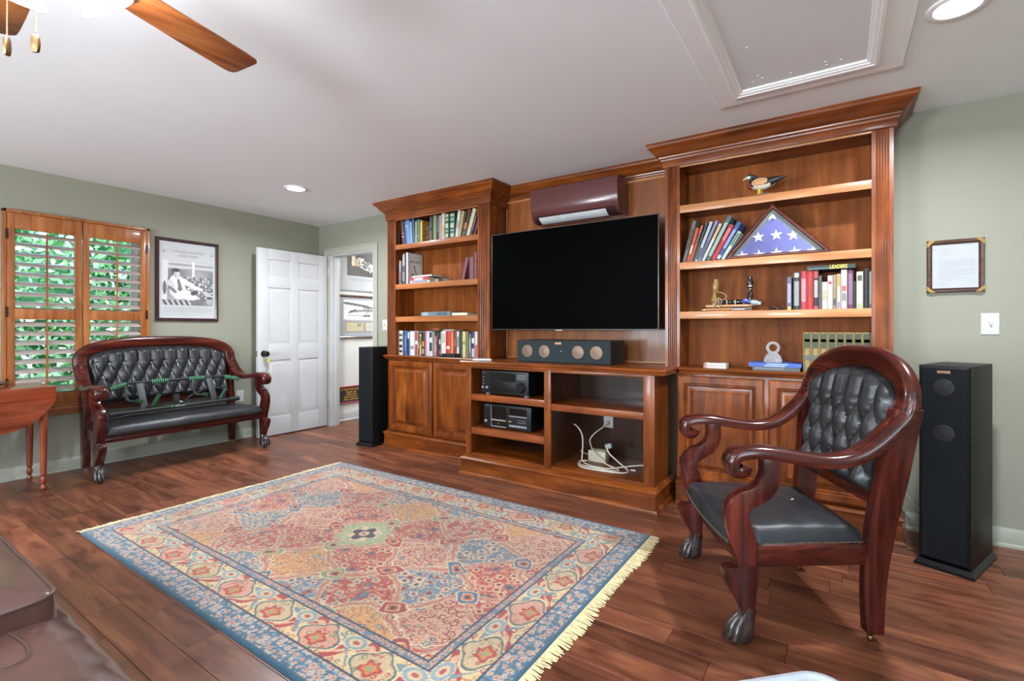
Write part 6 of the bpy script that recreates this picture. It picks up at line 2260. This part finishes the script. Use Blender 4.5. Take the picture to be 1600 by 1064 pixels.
# ------------------------------------------------------------------ ceiling fan
fx_, fy_ = 3.55, -3.30
fan = thing('ceiling_fan', 'ceiling fan with brown wooden blades and four lit white glass shades', 'ceiling fan', (fx_, fy_, CEIL))
M_FANB = wood('fan_blade_wood', '5a2c12', '96552a', 'b87440', 'y', 1.0, .35, .25, .2)
M_FANM = mat('fan_metal', '6a5642', .3, metal=.8, var=.05)
MB().lathe([(.068, 0), (.066, -.02), (.05, -.045), (.018, -.055)], (fx_, fy_, CEIL), 24).lathe([(.012, -.05), (.012, -.12)], (fx_, fy_, CEIL), 12).build('canopy', M_FANM, fan)
MB().lathe([(.02, .06), (.09, .05), (.115, .03), (.118, -.03), (.10, -.06), (.06, -.075), (.05, -.10), (.055, -.125), (.03, -.135)], (fx_, fy_, 2.265), 28).build('motor_housing', M_FANM, fan)
for k in range(5):
    th = math.radians(105.5 + 72 * k)
    d = Vector((math.cos(th), math.sin(th), 0))
    n = Vector((-d.y, d.x, 0))
    tilt = n * math.cos(math.radians(12)) - Vector((0, 0, math.sin(math.radians(12))))
    up = d.cross(tilt)
    c0 = Vector((fx_, fy_, 2.200))
    out = [(.19, -.050), (.30, -.058), (.50, -.066), (.62, -.068), (.664, -.066), (.674, -.058), (.678, -.046), (.672, .046), (.664, .058), (.652, .064), (.62, .066), (.50, .064), (.30, .056), (.19, .048)]
    b = MB().prism(out, lambda r, w: c0 + d * r + tilt * w + up * .0, lambda r, w: c0 + d * r + tilt * w + up * .006)
    bo = b.build('blade', M_FANB, fan, bevel=.0015)
    MB().prism([(.09, -.016), (.16, -.018), (.20, -.040), (.25, -.030), (.26, 0), (.25, .030), (.20, .040), (.16, .018), (.09, .016)], lambda r, w: c0 + d * r + tilt * w - up * .004, lambda r, w: c0 + d * r + tilt * w - up * .0005).build('blade_iron', M_FANM, bo)
M_SHADE = mat('lit_frosted_glass', 'f0f7ff', .4, var=0, emit=FAN_GLOW)
for k in range(4):
    th = math.radians(90 * k + 2)
    d = Vector((math.cos(th), math.sin(th), 0))
    ax = (d * .62 + Vector((0, 0, -.78))).normalized()
    p0 = Vector((fx_, fy_, 2.205)) + d * .085
    am = MB().tube(smoothpath([(fx_ + d.x * .03, fy_ + d.y * .03, 2.15), p0 + Vector((0, 0, -.004)), p0 + ax * .03]), .010, 10).lathe([(.02, 0), (.024, .01), (.024, .022)], p0 + ax * .012, 16, ax)
    ao = am.build('light_arm', M_FANM, fan)
    MB().lathe([(.024, 0), (.034, .012), (.046, .034), (.055, .062), (.066, .088), (.070, .094), (.066, .093), (.05, .086), (.0, .082)], p0 + ax * .030, 24, ax, caps=False).build('glass_shade', M_SHADE, ao, smooth=60)
for (cx_, cy_, zt_, zl, rz) in ((3.545, -3.295, 2.13, 1.905, 40), (3.470, -3.335, 2.12, 1.902, 135)):
    cn = MB()
    z = zt_
    while z > zl + .051:
        cn.ell((cx_, cy_, z), (.0021, .0021, .0021), 6, 4)
        z -= .0052
    cn.tube([(cx_, cy_, zt_), (cx_, cy_, zl + .048)], .0008, 5)
    co_ = cn.build('pull_chain', M_BRASS, fan, recalc=False)
    R_ = Matrix.Rotation(math.radians(rz), 3, 'Z')
    pb_ = MB()
    lp_ = []
    for (w, t_, z) in ((.012, .007, 0), (.017, .009, .004), (.020, .010, .022), (.017, .009, .042), (.012, .007, .048)):
        lp_.append([tuple(Vector((cx_, cy_, zl + z)) + R_ @ Vector((x, y, 0))) for x, y in rrect(w * 1.0, t_ * 1.0, .002, 2)])
    vs = [p for L_ in lp_ for p in L_]
    k_ = len(lp_[0])
    fs = [(i * k_ + q, i * k_ + (q + 1) % k_, (i + 1) * k_ + (q + 1) % k_, (i + 1) * k_ + q) for i in range(len(lp_) - 1) for q in range(k_)]
    fs += [tuple(range(k_)), tuple((len(lp_) - 1) * k_ + q for q in range(k_))]
    pb_.add(vs, fs).build('pendant', M_BRASS, co_, smooth=40)

# ------------------------------------------------------------------ framed pictures
def framed(name, label, cat, o, xd, w, h, fw, fd, mframe, mmat=None, matw=0.0, glass=True):
    """frame whose lower left outer corner is o; xd along the wall, n off the wall"""
    o, xd = Vector(o), Vector(xd)
    up = Vector((0, 0, 1))
    n = xd.cross(up)
    t = thing(name, label, cat, o + xd * w / 2)

    def rc(i, d):
        return [o + xd * a + up * b + n * d for a, b in ((i, i), (w - i, i), (w - i, h - i), (i, h - i))]
    MB().rings([rc(0, 0), rc(0, fd * .7), rc(fw * .18, fd), rc(fw * .45, fd * .94), rc(fw * .70, fd * .9), rc(fw, fd * .62), rc(fw, fd * .3)], fill=False).build('frame', mframe, t, smooth=25)
    MB().add(rc(fw * .9, fd * .3), [(0, 1, 2, 3)]).build('mount', mmat or M_PAPER, t, smooth=0)
    return t, n


# poster on the left wall
M_POSTF = wood('poster_frame', '241318', '3a2228', '4c3036', 'z', 1.5, .3, .3, .1)
up = Vector((0, 0, 1))
pt, n_ = framed('framed_poster', 'framed black and white poster of a speaker in a white suit beside the window', 'picture', (.0, -1.735, 1.246), (0, 1, 0), .555, .792, .030, .024, M_POSTF, M_PAPER)


def poster_pic(u, v):
    g = .52 + .10 * np.sin(u * 7) * np.cos(v * 5)
    g = np.where(v > .80, .66 + .10 * np.sin(v * 60), g)                 # porch ceiling
    g = np.where((abs(u - .60) < .022) & (v > .5), .86, g)                # post
    fl, fc = florets(u * .5, v * .5, .034, 3, 1.0, .55)
    crowd = (v < .66) & (v > .12) & (u > .36)
    g = np.where(crowd, .34 + .10 * fc, g)
    g = np.where(crowd & (fl < .8), .45 + .35 * fc, g)

    def ell(cx, cy, rx, ry, rot=0.0):
        a, b = (u - cx), (v - cy)
        c, s = math.cos(rot), math.sin(rot)
        return ((a * c + b * s) / rx) ** 2 + ((-a * s + b * c) / ry) ** 2 < 1
    def cap(x0, y0, x1, y1, w0, w1):
        dx, dy = x1 - x0, y1 - y0
        t = np.clip(((u - x0) * dx + (v - y0) * dy) / (dx * dx + dy * dy), 0, 1)
        return np.hypot(u - x0 - t * dx, v - y0 - t * dy) < w0 + (w1 - w0) * t
    g = np.where(u < .085 + .04 * v, .78, g)
    g = np.where(ell(.05, .38, .035, .15), .38, g)
    sh = .84 + .06 * np.sin(u * 38 + v * 22)
    g = np.where(cap(.27, .56, .33, .28, .12, .15), sh, g)                # white jacket
    g = np.where(cap(.17, .52, .20, .26, .06, .05), sh - .06, g)
    g = np.where(cap(.38, .56, .58, .44, .055, .045), sh + .03, g)        # arm towards the crowd
    g = np.where(cap(.58, .44, .76, .37, .045, .03), sh + .04, g)
    g = np.where(cap(.31, .57, .34, .36, .022, .045), .42, g)             # tie
    g = np.where(cap(.14, .40, .24, .30, .030, .035), .45, g)             # lectern edge and hand
    g = np.where(ell(.27, .705, .068, .085), .66, g)                      # face
    g = np.where(ell(.295, .70, .040, .070), .74, g)
    g = np.where(ell(.262, .785, .080, .040), .24, g)                     # hair
    g = np.where(cap(.20, .76, .205, .70, .022, .016), .28, g)
    g = np.where(ell(.50, .20, .20, .075, -.12), .82, g)                  # papers
    g = np.where(ell(.47, .30, .11, .05, -.3), .86, g)
    g = np.where(ell(.62, .29, .08, .05, .4), .30, g)
    g = np.where(ell(.88, .27, .10, .05, -.6), .70, g)
    g = np.where(ell(.92, .115, .060, .080), .64, g)
    g = np.where(ell(.93, .185, .065, .030), .28, g)
    m = v < .11
    g = np.where(m & (u < .55), .30 + .40 * (np.sin(u * 60 + v * 30) > 0), g)
    g = g + .05 * (hash2(np.floor(u * 120), np.floor(v * 120)) - .5)
    return np.stack([g, g, g * 1.01], -1)


picture('photo_print', M_PRINT, pt, Vector((.0, -1.735, 1.246)) + Vector((.0082, .053, .155)), (0, 1, 0), (0, 0, 1), .452, .428, 110, 110, poster_pic)
tx = lambda y, z: Vector((.0080, -1.735 + y, 1.246 + z))
text('THE WILD MAN FROM', .031, mat('poster_grey_ink', '8a8a8e', .7, var=0), pt, tx(.277, .672), (0, 1, 0), (0, 0, 1), sx=.92)
text('SUGAR CREEK', .031, mat('poster_grey_ink', '8a8a8e', .7, var=0), pt, tx(.277, .634), (0, 1, 0), (0, 0, 1), sx=.92)
MS = mat('poster_star', 'b0584c', .7, var=0)
for yc in (.070, .492):
    P_ = [((.013 if k % 2 == 0 else .0055) * math.cos(PI / 2 + PI * k / 5), (.013 if k % 2 == 0 else .0055) * math.sin(PI / 2 + PI * k / 5)) for k in range(10)]
    MB().prism(P_, lambda y, z: tx(yc + y, .665 + z) + Vector((.0004, 0, 0)), lambda y, z: tx(yc + y, .665 + z) + Vector((.0010, 0, 0))).build('star', MS, pt, smooth=0)


def textlines(t, o, xd, rows, size, m, n):
    """lines of print too small to read, as fine dashes"""
    rr = random.Random(3)
    mb = MB()
    o, xd = Vector(o), Vector(xd)
    for (x0, x1, z) in rows:
        x = x0
        while x < x1:
            w = min(rr.uniform(.6, 2.6) * size, x1 - x)
            a = o + xd * x + up * z + n * .0006
            mb.add([a, a + xd * w, a + xd * w + up * size * .5, a + up * size * .5], [(0, 1, 2, 3)])
            x += w + size * .45
    return mb.build('printed_lines', m, t, smooth=0, kind='stuff', recalc=False)


M_GINK = mat('grey_print', '9a9aa0', .7, var=0)
textlines(pt, tx(0, 0), (0, 1, 0), [(.075, .46, .132), (.062, .49, .120), (.062, .49, .108), (.062, .48, .096), (.062, .44, .084), (.062, .40, .062)], .008, M_GINK, Vector((1, 0, 0)))

# framed letter on the back wall
M_LETF = wood('letter_frame', '2a1712', '4a2c22', '60402f', 'x', 1.5, .28, .3, .1)
lt, n_ = framed('framed_letter', 'framed typed letter with brass-banded corners on the olive wall above the light switch', 'picture', (5.734, -.001, 1.376), (1, 0, 0), .243, .296, .024, .022, M_LETF, mat('letter_paper', 'adb0b3', .7, var=.01))
M_GOLD = mat('gold_thread', 'b08a3c', .4, metal=.5, var=.2, vscale=300)
for a, b in ((0, 0), (1, 0), (1, 1), (0, 1)):
    sx_, sz_ = (1 if a == 0 else -1), (1 if b == 0 else -1)
    cx_, cz_ = 5.734 + a * .243, 1.376 + b * .296
    for k in range(3):
        p0, p1 = .016 + k * .008, .020 + k * .008
        vs = [(cx_ + sx_ * p0, -.0240, cz_), (cx_ + sx_ * (p1 + .001), -.0240, cz_), (cx_, -.0240, cz_ + sz_ * (p1 + .001)), (cx_, -.0240, cz_ + sz_ * p0)]
        vb = [(x, -.0215, z) for x, y, z in vs]
        MB().add(vs + vb, [(0, 1, 2, 3), (4, 5, 6, 7), (0, 1, 5, 4), (1, 2, 6, 5), (2, 3, 7, 6), (3, 0, 4, 7)]).build('corner_band', M_GOLD, lt, smooth=0)
lo = Vector((5.734, -.0075, 1.376))
rows = [(.05, .12, .248)] + [(.05, .05 + w, .232 - i * .0068) for i, w in enumerate((.06, .075, .05, .055))] + [(.05, .07, .192)]
rows += [(.05, .205, .180 - i * .0068) for i in range(6)] + [(.05, .12, .139)] + [(.05, .205, .130 - i * .0068) for i in range(6)] + [(.05, .14, .088), (.05, .18, .079), (.05, .10, .071), (.05, .075, .056), (.05, .09, .048), (.05, .08, .040)]
textlines(lt, lo, (1, 0, 0), rows, .0042, M_GINK, Vector((0, -1, 0)))
textlines(lt, lo, (1, 0, 0), [(.028, .046, .243)], .006, mat('red_print', 'b06a66', .7, var=0), Vector((0, -1, 0)))

# hall pictures
M_ALU = mat('thin_grey_frame', '6c6e6c', .35, metal=.6, var=0)
h1, n_ = framed('framed_print', 'framed dark print of a white spacecraft high on the hall wall', 'picture', (.07, .186, 1.662), (0, 1, 0), .84, .62, .012, .018, M_ALU, M_PAPER)


def space_pic(u, v):
    C = np.ones(u.shape + (3,)) * hx('55524e') * (1 + .12 * np.sin(u * 6 + v * 4))[..., None]
    n = np.sin(u * 19 + 3 * np.sin(v * 13)) * np.sin(v * 23 + 4 * np.sin(u * 9))
    m = ((u - .55) / .42) ** 2 + ((v - .42 - .12 * np.sin(u * 5)) / .20) ** 2 < 1
    C[m] = hx('9c988e')
    C[m & (n > .1)] = hx('d8d5cc')
    C[m & (n < -.55)] = hx('3c3a36')
    tri_ = (u > .14) & (u < .40) & (v > .36) & (v < 1.0 - (u - .14) * 2.4)
    C[tri_] = hx('c8a878')
    C[tri_ & (u < .22)] = hx('e2d6bc')
    return C


picture('photo_print', M_PRINT, h1, (.0765, .186 + .17, 1.662 + .20), (0, 1, 0), (0, 0, 1), .50, .345, 60, 50, space_pic)
textlines(h1, (.0765, .186, 1.662), (0, 1, 0), [(.22, .62, .16), (.24, .60, .145), (.38, .46, .09)], .009, M_GINK, Vector((1, 0, 0)))
M_HF = wood('hall_frame_wood', '3a2620', '5a4034', '7a5c4a', 'y', 1.5, .3, .3, .1)
h2, n_ = framed('framed_print', 'wood-framed pencil drawing of an old monoplane with two small covers on the hall wall', 'picture', (.07, .174, 1.044), (0, 1, 0), .86, .565, .030, .022, M_HF, mat('grey_mount', 'a9a9b0', .8, var=.02))


def mono_pic(u, v):
    g = .90 + .03 * np.sin(u * 5 + v * 7)

    def cap(x0, y0, x1, y1, w):
        dx, dy = x1 - x0, y1 - y0
        t = np.clip(((u - x0) * dx + (v - y0) * dy) / (dx * dx + dy * dy), 0, 1)
        return np.hypot(u - x0 - t * dx, (v - y0 - t * dy)) < w
    sh = .5 + .18 * np.sin(u * 90 + v * 40)
    for a in ((.05, .84, .62, .70, .06), (.55, .66, .92, .60, .05)):
        g = np.where(cap(*a), .42 + .3 * (sh - .5), g)
    for a in ((.20, .42, .70, .52, .055), (.62, .50, .88, .50, .075)):
        g = np.where(cap(*a), .55 + .4 * (sh - .5), g)
    for a in ((.55, .66, .58, .22, .008), (.66, .62, .62, .22, .008), (.15, .36, .30, .50, .03), (.93, .32, .93, .72, .010), (.1, .22, .9, .24, .006)):
        g = np.where(cap(*a), .35, g)
    for cx, cy in ((.56, .20), (.66, .22)):
        g = np.where(np.hypot(u - cx, (v - cy)) < .05, .3, g)
    return np.stack([g, g, g * .98], -1)


picture('drawing_print', M_PRINT, h2, (.0770, .174 + .125, 1.044 + .245), (0, 1, 0), (0, 0, 1), .60, .255, 70, 40, mono_pic)
for y0_, w_, c_ in ((.165, .275, 'c9bb98'), (.475, .23, 'd0cbbd')):
    MB().box(.0768, .0775, .174 + y0_ - .008, .174 + y0_ + w_ + .008, 1.044 + .088, 1.044 + .218).build('mount_window', mat('mount_edge', '857a6a', .7), h2, smooth=0)
    MB().box(.0775, .0780, .174 + y0_, .174 + y0_ + w_, 1.044 + .096, 1.044 + .210).build('postal_cover', mat('cover_paper_' + c_, c_, .7, var=.05, vscale=30), h2, smooth=0)
MB().box(.0780, .0784, .174 + .335, .174 + .40, 1.044 + .155, 1.044 + .20).build('stamp', mat('stamp_green', '8aa088', .7), h2, smooth=0)
textlines(h2, (.0781, .174, 1.044), (0, 1, 0), [(.20, .32, .165), (.20, .36, .145), (.21, .33, .125), (.50, .66, .18), (.50, .68, .165), (.50, .64, .15), (.50, .66, .135)], .008, M_GINK, Vector((1, 0, 0)))

# lettered sign low on the hall wall
sg, n_ = framed('crew_sign', 'red-framed black sign with yellow lettering low on the hall wall', 'sign', (.07, .176, .214), (0, 1, 0), .475, .222, .020, .018, mat('red_frame', '9a2f38', .4), mat('sign_black', '2c2e30', .5))
M_YT = mat('yellow_lettering', 'e0a83c', .5, var=0)
for body, z_, sz in (('ATTENTION CREW', .180, .036), ('Floggings will', .147, .031), ('continue until', .117, .031), ('morale improves.', .087, .031), ('• THE CAPTAIN •', .050, .036)):
    text(body, sz, M_YT, sg, (.0758, .176 + .2375, .214 + z_), (0, 1, 0), (0, 0, 1), sx=1.0 if sz > .033 else .95, bold=.0006)

# speaker cable behind the right tower
sc_ = MB().tube(smoothpath([(5.60, -.033, .245), (5.64, -.07, .215), (5.69, -.10, .15), (5.72, -.135, .075), (5.74, -.15, .020), (5.755, -.16, .006)], 5), .004, 8).build('speaker_cable', mat('clear_cable', 'b8b49c', .35), loc=(5.68, -.1, .006))
tag(sc_, 'thin pale speaker cable looping down behind the right tower speaker', 'cable')
wl_ = MB()
